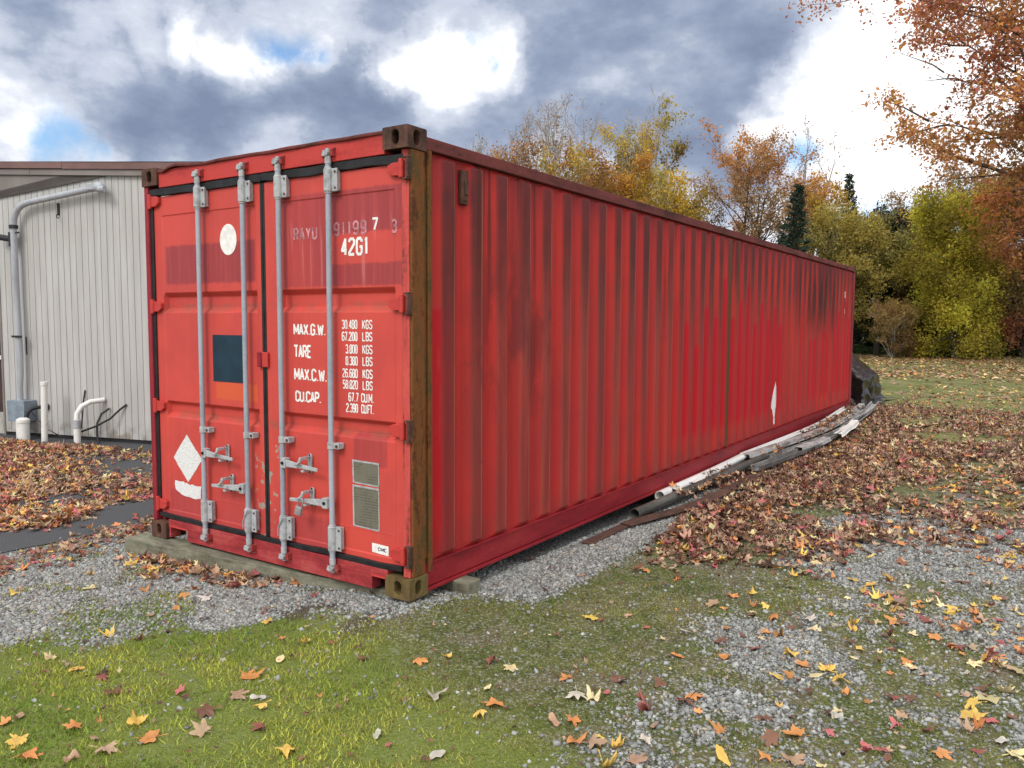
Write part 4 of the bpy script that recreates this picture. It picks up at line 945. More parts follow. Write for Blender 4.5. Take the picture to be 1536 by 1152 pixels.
def side_text(s, y0, y1, z0, h, sw, x):
    mb = MB(); text_mesh(mb, s, 0, y1 - y0, z0, h, sw, 0); mb.v = [(x - p_[1], y0 + p_[0], p_[2]) for p_ in mb.v]; return mb.build('lettering', M['white'], CT)
k1 = .269 + .063 + .275 * round((11.41 - .332) / .275)
side_text('G', k1 + .008, k1 + .086, 2.00, .11, .022, -.0113); side_text('I', k1 + .012, k1 + .08, 1.72, .10, .02, -.0113)

# ------------------------------------------------------------------ timbers and scrap lying by the container
M['timber'] = rusty('weathered_timber', [(.34, (.075, .070, .050)), (.5, (.17, .165, .12)), (.64, (.26, .25, .19)), (.72, (.13, .15, .07))], (2.2, 9, 9), .9, .5)
tb = MB(); n_ = 12; pts = []
for i in range(n_ + 1):
    t = i / n_; xx = -2.56 + 2.50 * t; yy = -.135 + .247 * t
    w = .004 * math.sin(i * 2.1); pts.append((xx, yy, w))
V = []; F = []
for xx, yy, w in pts: V += [(xx, yy + w, -.16), (xx - .02, yy + .19, -.16), (xx - .02, yy + .19, -.004 + w * .5), (xx, yy + w, -.006 - abs(w))]
for i in range(n_):
    for k in range(4): a = 4 * i + k; b_ = 4 * i + (k + 1) % 4; F.append((a, b_, b_ + 4, a + 4))
F += [(0, 3, 2, 1), (4 * n_, 4 * n_ + 1, 4 * n_ + 2, 4 * n_ + 3)]
tag(tb.add(V, F).build('timber_beam', M['timber'], None, .008), 'long weathered grey timber beam under the door end of the container', 'timber')
tag(MB().box(-.16, .105, .40, .53, -.12, .012).build('timber_block', M['timber'], None, .008), 'short timber block under the side rail near the front corner', 'timber')

M['pvc'] = rusty('dirty_white_pvc', [(.33, (.42, .42, .38)), (.46, (.70, .70, .67)), (.66, (.78, .78, .76)), (.76, (.30, .32, .20))], (4, 1.2, 4), .45, .1)
M['greypipe'] = rusty('grey_green_pipe', [(.34, (.03, .03, .026)), (.5, (.07, .07, .060)), (.68, (.14, .14, .12))], (6, 1, 6), .4, .1)
M['rust'] = rusty('rusty_strip', [(.34, (.035, .022, .018)), (.5, (.085, .045, .034)), (.66, (.14, .075, .05))], (5, 2, 5), .85, .5)
M['alu'] = rusty('weathered_gutter', [(.36, (.09, .085, .08)), (.46, (.25, .245, .235)), (.56, (.42, .42, .41)), (.66, (.20, .17, .14))], (7, 1.6, 7), .5, .2)
M['gutdark'] = rusty('dark_gutter', [(.33, (.05, .05, .05)), (.5, (.14, .14, .135)), (.7, (.30, .29, .27))], (6, 1.5, 6), .5, .2)
def hollow(name, p0, p1, r, m, th=.006, bend=0.0, n=20, k=10):
    p0 = Vector(p0); p1 = Vector(p1); o = empty(name, tuple(p0)); t = (p1 - p0); L = t.length; t.normalize(); a = t.cross(Vector((0, 0, 1))).normalized(); b = a.cross(t)
    V = []; F = []
    for j, rad in ((0, r), (1, r - th)):
        for i in range(k + 1):
            c = t * (L * i / k) + a * bend * math.sin(PI * i / k)
            for q_ in range(n): th_ = 2 * PI * q_ / n; V.append(c + a * math.cos(th_) * rad + b * math.sin(th_) * rad)
    S_ = (k + 1) * n
    for i in range(k):
        for q_ in range(n):
            A = i * n + q_; B = i * n + (q_ + 1) % n; F += [(A, B, B + n, A + n), (S_ + A, S_ + A + n, S_ + B + n, S_ + B)]
    for q_ in range(n):
        B = (q_ + 1) % n; F += [(q_, S_ + q_, S_ + B, B), (k * n + q_, k * n + B, S_ + k * n + B, S_ + k * n + q_)]
    me = bpy.data.meshes.new(name); me.from_pydata(V, [], F); bm = bmesh.new(); bm.from_mesh(me); bmesh.ops.recalc_face_normals(bm, faces=bm.faces); bm.to_mesh(me); bm.free()
    bpy.data.objects.remove(o); ob = link(name, me, m, None, True); ob.location = p0
    try: me.set_sharp_from_angle(angle=math.radians(50))
    except Exception: pass
    return ob
tag(hollow('plastic_pipe', (.065, 3.32, .005), (.045, 5.75, .02), .048, M['pvc'], .006, .015), 'dirty white plastic pipe lying against the container base', 'pipe')
tag(hollow('plastic_pipe', (.13, 3.95, .005), (.085, 6.05, .05), .034, M['pvc'], .005, -.02), 'thinner white pipe lying beside the wide white pipe', 'pipe')
tag(hollow('metal_pipe', (.135, 2.64, -.012), (.235, 6.02, .01), .044, M['greypipe'], .004), 'long dark grey pipe lying in front of the white pipes', 'pipe')
def strip_of(name, path, w, h, m, label, cat, rise=0.0, group=None, prof=None):
    """flat or trough-shaped strip along a ground path"""
    P = [Vector(p) for p in path]; V = []; F = []
    pr = prof or [(-w / 2, 0), (w / 2, 0), (w / 2, h), (-w / 2, h)]; k = len(pr)
    for i, p_ in enumerate(P):
        t = (P[min(i + 1, len(P) - 1)] - P[max(i - 1, 0)]); t.z = 0; t.normalize(); a = Vector((t.y, -t.x, 0))
        for u, v in pr: V.append(p_ + a * u + Vector((0, 0, v)))
    for i in range(len(P) - 1):
        for j in range(k): A = i * k + j; B = i * k + (j + 1) % k; F.append((A, B, B + k, A + k))
    F += [tuple(range(k))[::-1], tuple(range((len(P) - 1) * k, len(P) * k))]
    o = MB().add(V, F).build(name, m, None, .0015); return tag(o, label, cat, group)
strip_of('metal_strip', [(.135, 1.80, -.066), (.145, 2.35, -.064), (.15, 2.95, -.062)], .095, .006, M['rust'], 'short flat rusty metal strip lying on the gravel', 'metal strip')
strip_of('metal_strip', [(.16, 2.42, -.052), (.26, 2.75, -.040), (.35, 3.1, -.036), (.41, 3.7, -.035), (.43, 4.4, -.03), (.42, 5.0, -.03)], .125, .007, M['rust'], 'long bent dark metal strip lying beside the grey pipe', 'metal strip')
def trough(w, h, t=.004, lip=.012):
    return [(-w / 2 - lip, h), (-w / 2, h), (-w / 2 * .8, 0), (w / 2 * .8, 0), (w / 2, h), (w / 2 + lip, h), (w / 2 + lip, h - t), (w / 2 + t * .6, h - t), (w / 2 * .8 + t, -t), (-w / 2 * .8 - t, -t), (-w / 2 - t * .6, h - t), (-w / 2 - lip, h - t)]
def gpath(x0, y0, x1, y1, z0, z1, bow, n=14, wob=.01, ph=0):
    out = []
    for i in range(n + 1):
        t = i / n; out.append((x0 + (x1 - x0) * t + bow * math.sin(PI * t) + wob * math.sin(t * 11 + ph), y0 + (y1 - y0) * t, z0 + (z1 - z0) * t + wob * .5 * math.sin(t * 8 + ph)))
    return out
GG = 'gutters stacked along the container'
strip_of('gutter', gpath(.055, 5.75, .05, 11.6, .02, .07, .10, ph=1), .10, .06, M['pvc'], 'white gutter length nearest the container wall', 'gutter', 0, GG, trough(.085, .04))
strip_of('gutter', gpath(.11, 5.62, .16, 12.3, .035, .08, .20, ph=2), .11, .06, M['alu'], 'long pale grey gutter on top of the pile', 'gutter', 0, GG, [(u, -v + .035) for u, v in trough(.10, .035)][::-1])
strip_of('gutter', gpath(.20, 5.80, .30, 12.6, -.03, .02, .22, ph=3), .11, .06, M['alu'], 'grey gutter in the middle of the pile', 'gutter', 0, GG, trough(.10, .035))
strip_of('gutter', gpath(.26, 5.60, .36, 10.2, -.05, -.01, .18, ph=4), .12, .05, M['gutdark'], 'dark gutter at the outer foot of the pile', 'gutter', 0, GG, trough(.10, .03))
strip_of('gutter', gpath(.36, 5.15, .56, 8.3, -.01, .03, .06, ph=.4), .09, .05, M['gutdark'], 'dark gutter half buried in brown leaves', 'gutter', 0, GG, trough(.09, .05))
strip_of('gutter', gpath(.40, 9.3, .30, 12.9, .03, .06, .05, ph=.7), .11, .05, M['alu'], 'short pale gutter reaching out to the black tarpaulin', 'gutter', 0, GG, trough(.11, .05))
strip_of('gutter_offcut', gpath(.47, 6.55, .60, 7.5, .03, .05, .0, 6), .10, .04, M['alu'], 'short pale gutter piece lying among the leaves', 'gutter piece', 0, None, [(u, -v + .04) for u, v in trough(.10, .04)][::-1])
strip_of('gutter_offcut', gpath(.60, 8.1, .55, 9.6, .03, .06, .0, 6), .11, .04, M['pvc'], 'longer white gutter piece in the leaves beyond the short one', 'gutter piece', 0, None, [(u, -v + .04) for u, v in trough(.11, .04)][::-1])
# a few leaves caught on the scrap
# black tarpaulin over a heap behind the container
def tarp():
    m, g, b = mat('black_tarpaulin', .24, 0, .6); P = g.obj()
    g.put(b.inputs['Base Color'], g.mix(g.noise(P, 3, 4), (.005, .005, .006), (.010, .010, .012)))
    b.inputs['Coat Weight'].default_value = .35; b.inputs['Coat Roughness'].default_value = .18
    w = g.noise(g.scl(P, (3, 3, 2)), 2.2, 5, .6, 1.2); g.put(b.inputs['Normal'], g.bump(w, .30, .05))
    nx_, ny_ = 84, 84; V = []; F = []
    for i in range(nx_ + 1):
        for j in range(ny_ + 1):
            u = i / nx_ * 2 - 1; v = j / ny_ * 2 - 1; s = max(abs(u), abs(v)); t = math.hypot(u, v) + 1e-6
            # square skirt: inner part is the sloping top, outer part hangs down and spreads on the ground
            k = s / t if s > 0 else 1; rr_ = s
            def roof_z(px, py): return 1.06 - .48 * max(0, px) ** 1.1 - .12 * max(0, -px) - .08 * abs(py) ** 1.5
            if rr_ < .62: px = u / .62; py = v / .62; z = roof_z(px, py); rad = .50
            elif rr_ < .88: f = (rr_ - .62) / .26; px = u / s; py = v / s; z = roof_z(px, py) * (1 - f) + .02; rad = .50 + .03 * f
            else: f = (rr_ - .88) / .12; z = .02 * (1 - f) + .012; rad = .53 + .16 * f; px = u / s; py = v / s
            if rr_ < .62: X_ = px * rad; Y_ = py * rad
            else: X_ = px * rad; Y_ = py * rad
            a = math.atan2(v, u); fold = (.07 * math.sin(a * 9 + 3 * z) + .05 * math.sin(a * 17 + 1 + 4 * z)) * max(0, rr_ - .45)
            n_ = .05 * (abs(float(fbm(np.array([u * 2. + 7]), np.array([v * 2.]), 2.2, 3)[0]) - .5) * 2 - .25); fold += .09 * (abs(float(fbm(np.array([a * 1.5]), np.array([z * 2.5 + 3]), 1.7, 3)[0]) - .5) * 2 - .2) * (rr_ > .5)
            V.append((-.60 + X_ * 1.15 + fold * math.cos(a) * 1.4, 14.25 + Y_ * 1.9 + fold * math.sin(a) * 1.4, -.03 + max(.008, z + n_ * (1 if rr_ < .85 else .4))))
    for i in range(nx_):
        for j in range(ny_): A = i * (ny_ + 1) + j; F.append((A, A + ny_ + 1, A + ny_ + 2, A + 1))
    o = MB().add(V, F).build('tarpaulin', m, None, 0, True)
    tag(o, 'shiny black tarpaulin draped over a heap at the far end of the container', 'tarpaulin')
tarp()

# ------------------------------------------------------------------ the building on the left
BD = empty('building', (WO[0], WO[1], -.11), math.atan2(WT[1], WT[0]))
tag(BD, 'low building with beige grooved siding and brown roof edge behind the container', 'building')
# local axes: x along the wall to the right, -y towards the yard, z from the asphalt
def bz(z): return z + .11
m, g, b = mat('beige_siding', .7, 0, .3); P = g.obj()
st = g.noise(g.scl(P, (9, 9, .7)), 1, 5, .6); bl = g.noise(P, .9, 4, .6)
cs = g.mix(g.sm(st, .35, .65), (.395, .39, .375), (.46, .455, .44)); cs = g.mix(g.math('MULTIPLY', g.sm(bl, .5, .7), .35), cs, (.36, .345, .32))
cs = g.mix(g.math('MULTIPLY', g.sm(g.sep(P)[2], .35, .05), g.sm(g.noise(P, 6, 4), .4, .65)), cs, (.24, .215, .18)); g.put(b.inputs['Base Color'], cs); M['siding'] = m
M['trim'] = simple('brown_roof_edge', (.155, .085, .075), .5, 0, .18, 1.5)
M['trimgrey'] = simple('taupe_fascia', (.20, .175, .16), .6, 0, .12, 2)
M['soffit'] = simple('taupe_soffit', (.20, .18, .165), .7, 0, .12, 2)
M['brown'] = simple('dark_brown_siding', (.055, .032, .028), .7, 0, .2, 3)
M['concrete'] = simple('pale_concrete', (.36, .36, .32), .9, 0, .2, 6, .3)
M['glass'] = simple('window_glass', (.02, .025, .03), .08, 0, .1, 3, 0, None, .6)
M['conduit'] = rusty('grey_conduit', [(.34, (.26, .28, .31)), (.5, (.36, .38, .41)), (.68, (.44, .46, .49))], (6, 6, .8), .5, .1)
M['meter'] = simple('grey_steel_box', (.22, .27, .32), .5, .2, .15, 9)
M['cable'] = simple('black_cable', (.02, .02, .022), .6)
def top_at(s): return bz(3.325 + .1245 * s) if s < 1.409 else bz(3.50 - .0125 * (s - 1.409) * 3.0)
SE = 3.9; mb = MB(); s = 0.0; pw = .1085
zb = .06
while s < SE - .01:
    e = min(s + pw - .011, SE); V = [(s, 0, zb), (e, 0, zb), (e, 0, top_at(e)), (s, 0, top_at(s))]; mb.add(V, [(0, 1, 2, 3)])
    e2 = e + .011; mb.add([(e, 0, zb), (e + .002, .009, zb), (e2 - .002, .009, zb), (e2, 0, zb), (e, 0, top_at(e)), (e + .002, .009, top_at(e)), (e2 - .002, .009, top_at(e2)), (e2, 0, top_at(e2))], [(0, 1, 5, 4), (1, 2, 6, 5), (2, 3, 7, 6)]); s += pw
mb.add([(SE, 0, zb), (SE, 5, zb), (SE, 5, 3.5), (SE, 0, 3.5)], [(0, 1, 2, 3)])
mb.add([(0, 0, zb), (0, .30, zb), (0, .30, 3.4), (0, 0, 3.4)], [(0, 1, 2, 3)])
mb.build('siding_wall', M['siding'], BD)
MB().box(.02, SE - .01, .025, .30, -.15, zb + .02).build('foundation', M['cable'], BD)
cr = MB(); cr.box(-.035, -.001, -.012, .30, .0, 3.42); cr.build('corner_trim', M['trimgrey'], BD, .003)
def slope_strip(name, z0f, z1f, y0, y1, m, s0=-3.2, s1=SE + .25, seams=0):
    V = [(s0, y0, z0f(s0)), (s1, y0, z0f(s1)), (s1, y0, z1f(s1)), (s0, y0, z1f(s0)), (s0, y1, z0f(s0)), (s1, y1, z0f(s1)), (s1, y1, z1f(s1)), (s0, y1, z1f(s0))]
    return MB().add(V, [(0, 1, 2, 3), (4, 7, 6, 5), (0, 4, 5, 1), (3, 2, 6, 7), (0, 3, 7, 4), (1, 5, 6, 2)]).build(name, m, BD, .003)
ft = lambda s: bz(3.738 - .0585 * s)
slope_strip('roof_edge', lambda s: ft(s) - .088, ft, -.085, .02, M['trim'], -3.2, 1.30); slope_strip('roof_edge', lambda s: ft(s) - .094, lambda s: ft(s) - .004, -.082, .02, M['trim'], 1.303)
slope_strip('fascia', lambda s: ft(s) - .172, lambda s: ft(s) - .0945, -.060, .02, M['trimgrey'], -3.2, .70); slope_strip('fascia', lambda s: ft(s) - .172, lambda s: ft(s) - .0945, -.058, .02, M['trimgrey'], .703)
sp = MB(); pl_ = [(-3.2, 2.93), (0, 3.355), (1.38, 3.54), (1.9, ft(1.9) - .173), (-3.2, ft(-3.2) - .173)]
sp.prism([(a, bz(c - .03) if i < 3 else c) for i, (a, c) in enumerate(pl_)], 1, -.030, -.002); sp.build('soffit_panel', M['soffit'], BD, .002)
V = [(-3.2, -.09, ft(-3.2) + .002), (SE + .25, -.09, ft(SE + .25) + .002), (SE + .25, 6, ft(SE + .25) + .12), (-3.2, 6, ft(-3.2) + .12)]
ro = MB().add(V, [(0, 1, 2, 3)]).build('roof', M['trim'], BD)
MB().box(-3.2, -.036, .12, .30, .32, 3.5).build('brown_wall', M['brown'], BD); MB().box(-3.2, -.036, .10, .30, -.15, .317).build('concrete_base', M['concrete'], BD, .006)
wf = MB(); wf.box(-.95, -.06, .085, .118, 1.085, 1.14); wf.box(-.95, -.06, .085, .118, 2.07, 2.125); wf.box(-.115, -.06, .0852, .118, 1.1405, 2.0695); wf.box(-.95, -.895, .0852, .118, 1.1405, 2.0695)
wfo = wf.build('window', M['white'], BD, .003); MB().box(-.894, -.116, .105, .119, 1.141, 2.069).build('pane', M['glass'], wfo)
# grey service pipe fixed to the wall with its boxes
off = -.11
cp = MB(); path = [(1.93, off, bz(3.285)), (1.70, off, bz(3.262)), (.72, off, bz(3.145)), (.60, off, bz(3.115)), (.505, off, bz(3.05)), (.445, off, bz(2.95)), (.425, off, bz(2.84)), (.428, off, bz(2.0)), (.445, off, bz(1.05)), (.440, off, bz(.80)), (.418, off, bz(.62)), (.42, off, bz(.40))]
cp.tube(path, .042, 16); cpo = cp.build('service_pipe', M['conduit'], BD, 0, True)
hd = MB(); hd.tube([(1.90, off - .005, bz(3.282)), (1.93, off - .005, bz(3.288)), (1.99, off - .03, bz(3.285)), (2.06, off - .05, bz(3.262))], [.052, .062, .068, .052], 14); hd.box(1.80, 1.93, off - .066, off + .03, bz(3.25), bz(3.335)); hd.build('weather_head', M['conduit'], cpo, .01)
kn = MB(); kn.cyl((2.03, off - .07, bz(3.25)), (2.12, off - .07, bz(3.25)), .042); kn.build('pipe_cap', M['conduit'], cpo, .006)
cl = MB(); cl.tube([(.426, off, bz(2.80)), (.426, off, bz(2.85))], .058, 16); cl.box(.33, .52, off - .012, off + .012, bz(2.735), bz(2.755)); cl.tube([(.385, off + .02, bz(2.66)), (.27, off + .0, bz(2.675)), (.12, off - .02, bz(2.70))], .042, 12); cl.box(.355, .41, off - .03, off + .06, bz(2.56), bz(2.735)); cl.build('pipe_clamp', M['cable'], cpo, .004)
c2 = MB(); c2.box(.37, .56, off - .055, off - .046, bz(1.30), bz(1.33)); c2.cyl((.515, off + .05, bz(1.31)), (.515, off + .05, bz(1.06)), .010, 8); c2.build('pipe_strap', M['cable'], cpo)
MB().box(.285, .60, -.21, -.01, bz(.135), bz(.425)).build('meter_box', M['meter'], cpo, .006)
lp = MB(); lp.cyl((.40, off, -.05), (.40, off, bz(.134)), .040, 14); lp.build('riser', M['conduit'], cpo)
ho = MB(); ho.tube([(1.135, -.02, bz(2.99)), (1.14, -.05, bz(2.955)), (1.155, -.06, bz(2.93)), (1.18, -.05, bz(2.925))], .008, 6); ho.box(1.12, 1.15, -.02, -.001, bz(2.97), bz(3.13)); ho.build('wall_hook', M['cable'], BD)
def bl_obj(s, y): v = Vector((WO[0], WO[1], 0)) + Vector((WT[0], WT[1], 0)) * s + Vector((WN[0], WN[1], 0)) * y; return (v.x, v.y, -.11)
rzB = math.atan2(WT[1], WT[0])
can = empty('white_canister', bl_obj(.66, -.28), rzB); tag(can, 'white lidded plastic canister at the wall foot below the grey box', 'canister')
c = MB(); c.tube([(0, 0, -.01), (0, 0, .245)], .078, 20); c.build('canister_body', M['pvc'], can, 0, True); c = MB(); c.tube([(0, 0, .2455), (0, 0, .29), (0, 0, .315)], [.085, .085, .05], 20); c.build('lid', M['pvc'], can, .003, False)
c = MB(); c.tube([(-.115, .03, -.01), (-.115, .03, .27)], .038, 14); c.build('side_tube', M['pvc'], can, 0, True)
el = MB(); el.tube([(.80, -.005, bz(.335)), (.74, -.09, bz(.335)), (.69, -.16, bz(.32)), (.655, -.20, bz(.27)), (.645, -.22, bz(.20))], [.028, .026, .028, .030, .030], 12); el.tube([(.80, -.002, bz(.335)), (.79, -.03, bz(.335))], .045, 12); el.build('drain_elbow', M['cable'], BD, 0, True)
sp_ = empty('standpipe', bl_obj(1.06, -.30), rzB); tag(sp_, 'tall white capped standpipe rising from the asphalt', 'pipe')
c = MB(); c.tube([(.03, 0, .80), (0, 0, -.02)], .040, 16); c.build('pipe_shaft', M['pvc'], sp_, 0, True); c = MB(); c.tube([(.030, 0, .775), (.031, 0, .825)], .048, 16); c.build('cap', M['pvc'], sp_, .004)
sp_ = empty('conduit_stub', bl_obj(1.66, -.32), rzB); tag(sp_, 'short white pipe stub with a curved elbow entering the wall', 'pipe')
c = MB(); c.tube([(0, 0, -.02), (0, 0, .22)], .043, 16); c.build('pipe_shaft', M['pvc'], sp_, 0, True); c = MB(); c.tube([(0, 0, .2205), (0, 0, .33)], .047, 16); c.build('collar', M['conduit'], sp_, .003)
c = MB(); c.tube([(0, 0, .33), (0.0, .01, .42), (.03, .06, .51), (.09, .14, .565), (.17, .30, .58)], .034, 14); c.build('elbow', M['pvc'], sp_, 0, True)
cb = empty('cable', bl_obj(1.4, -.1), rzB); tag(cb, 'loose black cables looping along the foot of the beige wall', 'cable')
c = MB(); c.tube([(.09, .09, .70), (.075, .07, .55), (.085, .04, .38), (.08, .02, .20), (.03, .0, .10), (-.04, -.02, .05)], .010, 8); c.tube([(-.04, -.02, .05), (.1, -.1, .13), (.25, -.12, .17), (.45, -.1, .24), (.62, -.02, .34), (.72, .05, .46), (.80, .09, .53)], .014, 8)
c.tube([(.52, .08, .47), (.46, .0, .40), (.43, -.05, .28), (.45, -.08, .14), (.50, -.1, .0)], .014, 8); c.tube([(-.78, .0, .36), (-.6, -.05, .26), (-.4, -.08, .15), (-.2, -.05, .06)], .006, 6); c.build('cable_loops', M['cable'], cb, 0, True)

# ------------------------------------------------------------------ trees
def bark(name, c1, c2):
    m, g, b = mat(name, .9, 0, .2); P = g.obj(); g.put(b.inputs['Base Color'], g.mix(g.sm(g.noise(g.scl(P, (6, 6, 1.5)), 1.5, 4, .6), .35, .65), c1, c2)); return m
M['bark_grey'] = bark('grey_bark', (.27, .245, .215), (.42, .385, .35)); M['bark_pale'] = bark('pale_bark', (.28, .27, .24), (.45, .43, .40)); M['bark_dark'] = bark('dark_bark', (.055, .047, .04), (.11, .097, .083))
M['tree_leaf'] = vcol_mat('tree_leaf', .7, .45, .25, False)
def tubes(lines):
    """list of (points (k,3), radii (k)) -> verts, faces of slim tapered tubes"""
    Vs = []; Fs = []; o = 0
    for P, R_, n in lines:
        k = len(P); T = np.gradient(P, axis=0); T /= np.linalg.norm(T, axis=1)[:, None] + 1e-9
        a = np.cross(T, [0.31, .12, .94]); bad = np.linalg.norm(a, axis=1) < .05; a[bad] = np.cross(T[bad], [1., 0, 0]); a /= np.linalg.norm(a, axis=1)[:, None]; b = np.cross(T, a)
        th = np.arange(n) * 2 * PI / n
        V = P[:, None, :] + (a[:, None, :] * np.cos(th)[None, :, None] + b[:, None, :] * np.sin(th)[None, :, None]) * R_[:, None, None]
        Vs.append(V.reshape(-1, 3)); i = np.arange(k - 1)[:, None] * n; q_ = np.arange(n)[None]; q2 = (q_ + 1) % n
        Fs.append(np.stack([i + q_, i + q2, i + q2 + n, i + q_ + n], -1).reshape(-1, 4) + o); o += k * n
    return np.concatenate(Vs), np.concatenate(Fs)
def unit(v): return v / (np.linalg.norm(v) + 1e-9)
def limb(r, p, d, L, k, up, wob):
    P = [p]; d = unit(d)
    for i in range(k):
        d = unit(d + np.array([0, 0, up]) / k + r.normal(0, wob, 3)); P.append(P[-1] + d * L / k)
    return np.array(P)
def tree(name, label, x, y, H, spread, cols, nleaf, leaf=.085, *a_, **k_):
    return tree_(name, label, x, y, H, spread, cols, int(nleaf * 2.6), leaf * .60, *a_, **k_)
def tree_(name, label, x, y, H, spread, cols, nleaf, leaf, base=.22, bark_='bark_grey', seed=1, nprim=26, ang=(70, 22), up=.35, bare=0., leaders=1, tr=None, top_bare=None, twigs=(5, 4), sag=0., clump=.30, cat='tree', group='autumn trees behind the container', flat=False, colmix=None, widen=1.0, low=.66):
    r = np.random.default_rng(seed); tr = tr or H * .017
    root = empty(name, (x, y, float(ground_z(np.array([x]), np.array([y]))[0]) - .05)); tag(root, label, cat, group)
    lines = []; tips = []
    stems = []
    if leaders == 1: stems.append((limb(r, np.zeros(3), np.array([0, 0, 1.]), H * .97, 12, .3, .05), tr, 0))
    else:
        t0 = limb(r, np.zeros(3), np.array([0, 0, 1.]), H * base * .8, 4, .3, .04); lines.append((t0, np.linspace(tr * 1.25, tr, len(t0)), 8))
        for i in range(leaders):
            a = 2 * PI * (i + r.uniform(-.2, .2)) / leaders; an = r.uniform(.10, .38) * (spread / H * 2.3)
            stems.append((limb(r, t0[-1] - np.array([0, 0, .05]), np.array([math.cos(a) * an, math.sin(a) * an, 1]), H * (1 - base * .8) * r.uniform(.82, 1.0), 10, .25, .06), tr * .7, 1))
    for P, r0, lv in stems:
        k = len(P); lines.append((P, r0 * (1 - np.linspace(0, 1, k)) ** .85 + .012, 7))
        n1 = int(nprim / len(stems)); s0 = base if lv == 0 else .12
        for i in range(n1):
            t = s0 + (1 - s0) * ((i + r.random()) / n1) ** .9; t = min(t, .985); f = t * (k - 1); j = int(f); p = P[j] + (P[min(j + 1, k - 1)] - P[j]) * (f - j)
            h = (t - s0) / (1 - s0); a = i * 2.39996 + r.uniform(-.5, .5); el = math.radians(ang[0] + (ang[1] - ang[0]) * h + r.uniform(-10, 10))
            prof = math.sin(PI * min(1, .20 + low * (1 - h) ** .75)) ** .6 if not flat else (1 - h * .75)
            L = spread * (prof if lv == 0 else .75 * prof) * r.uniform(.75, 1.1) + .25
            d = np.array([math.cos(a) * math.sin(el), math.sin(a) * math.sin(el), math.cos(el)])
            B = limb(r, p, d, L, 6, up - sag, .10); rb = max(.012, r0 * (1 - t) * .55 + .012); lines.append((B, np.linspace(rb, .008, 7), 5))
            keep = r.random() >= bare and not (top_bare and p[2] / H > top_bare and r.random() < .9)
            for q1 in range(twigs[0]):
                tt = .25 + .75 * (q1 + r.random()) / twigs[0]; f2 = tt * 6; j2 = min(int(f2), 5); p2 = B[j2] + (B[j2 + 1] - B[j2]) * (f2 - j2); d2 = unit(B[j2 + 1] - B[j2]) + r.normal(0, .55, 3)
                L2 = L * .42 * r.uniform(.6, 1.1) * (1.15 - .5 * tt) + .15; Tw = limb(r, p2, d2, L2, 4, up * .8 - sag, .14); lines.append((Tw, np.linspace(max(.009, rb * .4), .005, 5), 4))
                for q2 in range(twigs[1]):
                    t3 = .3 + .7 * (q2 + r.random()) / twigs[1]; j3 = min(int(t3 * 4), 3); p3 = Tw[j3] + (Tw[j3 + 1] - Tw[j3]) * (t3 * 4 - j3); d3 = unit(Tw[j3 + 1] - Tw[j3]) + r.normal(0, .6, 3)
                    U = limb(r, p3, d3, L2 * .5 * r.uniform(.6, 1.1) + .08, 3, up * .7 - sag, .15); lines.append((U, np.array([.006, .005, .004, .003]) * widen, 3))
                    if keep: tips.append((U, i, h))
    V, F = tubes(lines); mesh_np('trunk', V, F, M[bark_], root, None, True)
    if nleaf and tips:
        n = nleaf; ti = r.integers(0, len(tips), n); U = np.array([t[0] for t in tips]); gi = np.array([t[1] for t in tips]); hh = np.array([t[2] for t in tips])
        f = r.random(n) * 3; j = f.astype(int); P = U[ti, j] + (U[ti, j + 1] - U[ti, j]) * (f - j)[:, None] + r.normal(0, clump * .35, (n, 3)); P[:, 2] -= sag * .3 * r.random(n)
        s = leaf * r.lognormal(0, .35, n)
        u = r.normal(0, 1, (n, 3)); u /= np.linalg.norm(u, axis=1)[:, None]; w = np.cross(u, r.normal(0, 1, (n, 3))); w /= np.linalg.norm(w, axis=1)[:, None]
        Q = np.stack([P - u * s[:, None], P + w * s[:, None] * .6, P + u * s[:, None], P - w * s[:, None] * .6], 1)
        cols = np.array(cols, float); pc = r.random(int(gi.max()) + 1); pb = r.uniform(.55, 1.35, int(gi.max()) + 1)
        mixv = np.clip(pc[gi[ti]] * .7 + .3 * r.random(n) + (0 if colmix is None else colmix * (hh[ti] - .5)), 0, .999)
        ci = mixv * (len(cols) - 1); c0 = ci.astype(int); c = cols[c0] + (cols[np.minimum(c0 + 1, len(cols) - 1)] - cols[c0]) * (ci - c0)[:, None]
        c = c * pb[gi[ti]][:, None] * r.uniform(.8, 1.7, (n, 1)) * r.uniform(.93, 1.07, (n, 3))
        mesh_np('crown', Q.reshape(-1, 3), np.arange(4 * n).reshape(-1, 4), M['tree_leaf'], root, np.repeat(np.clip(c, 0, .8), 4, 0))
    return root
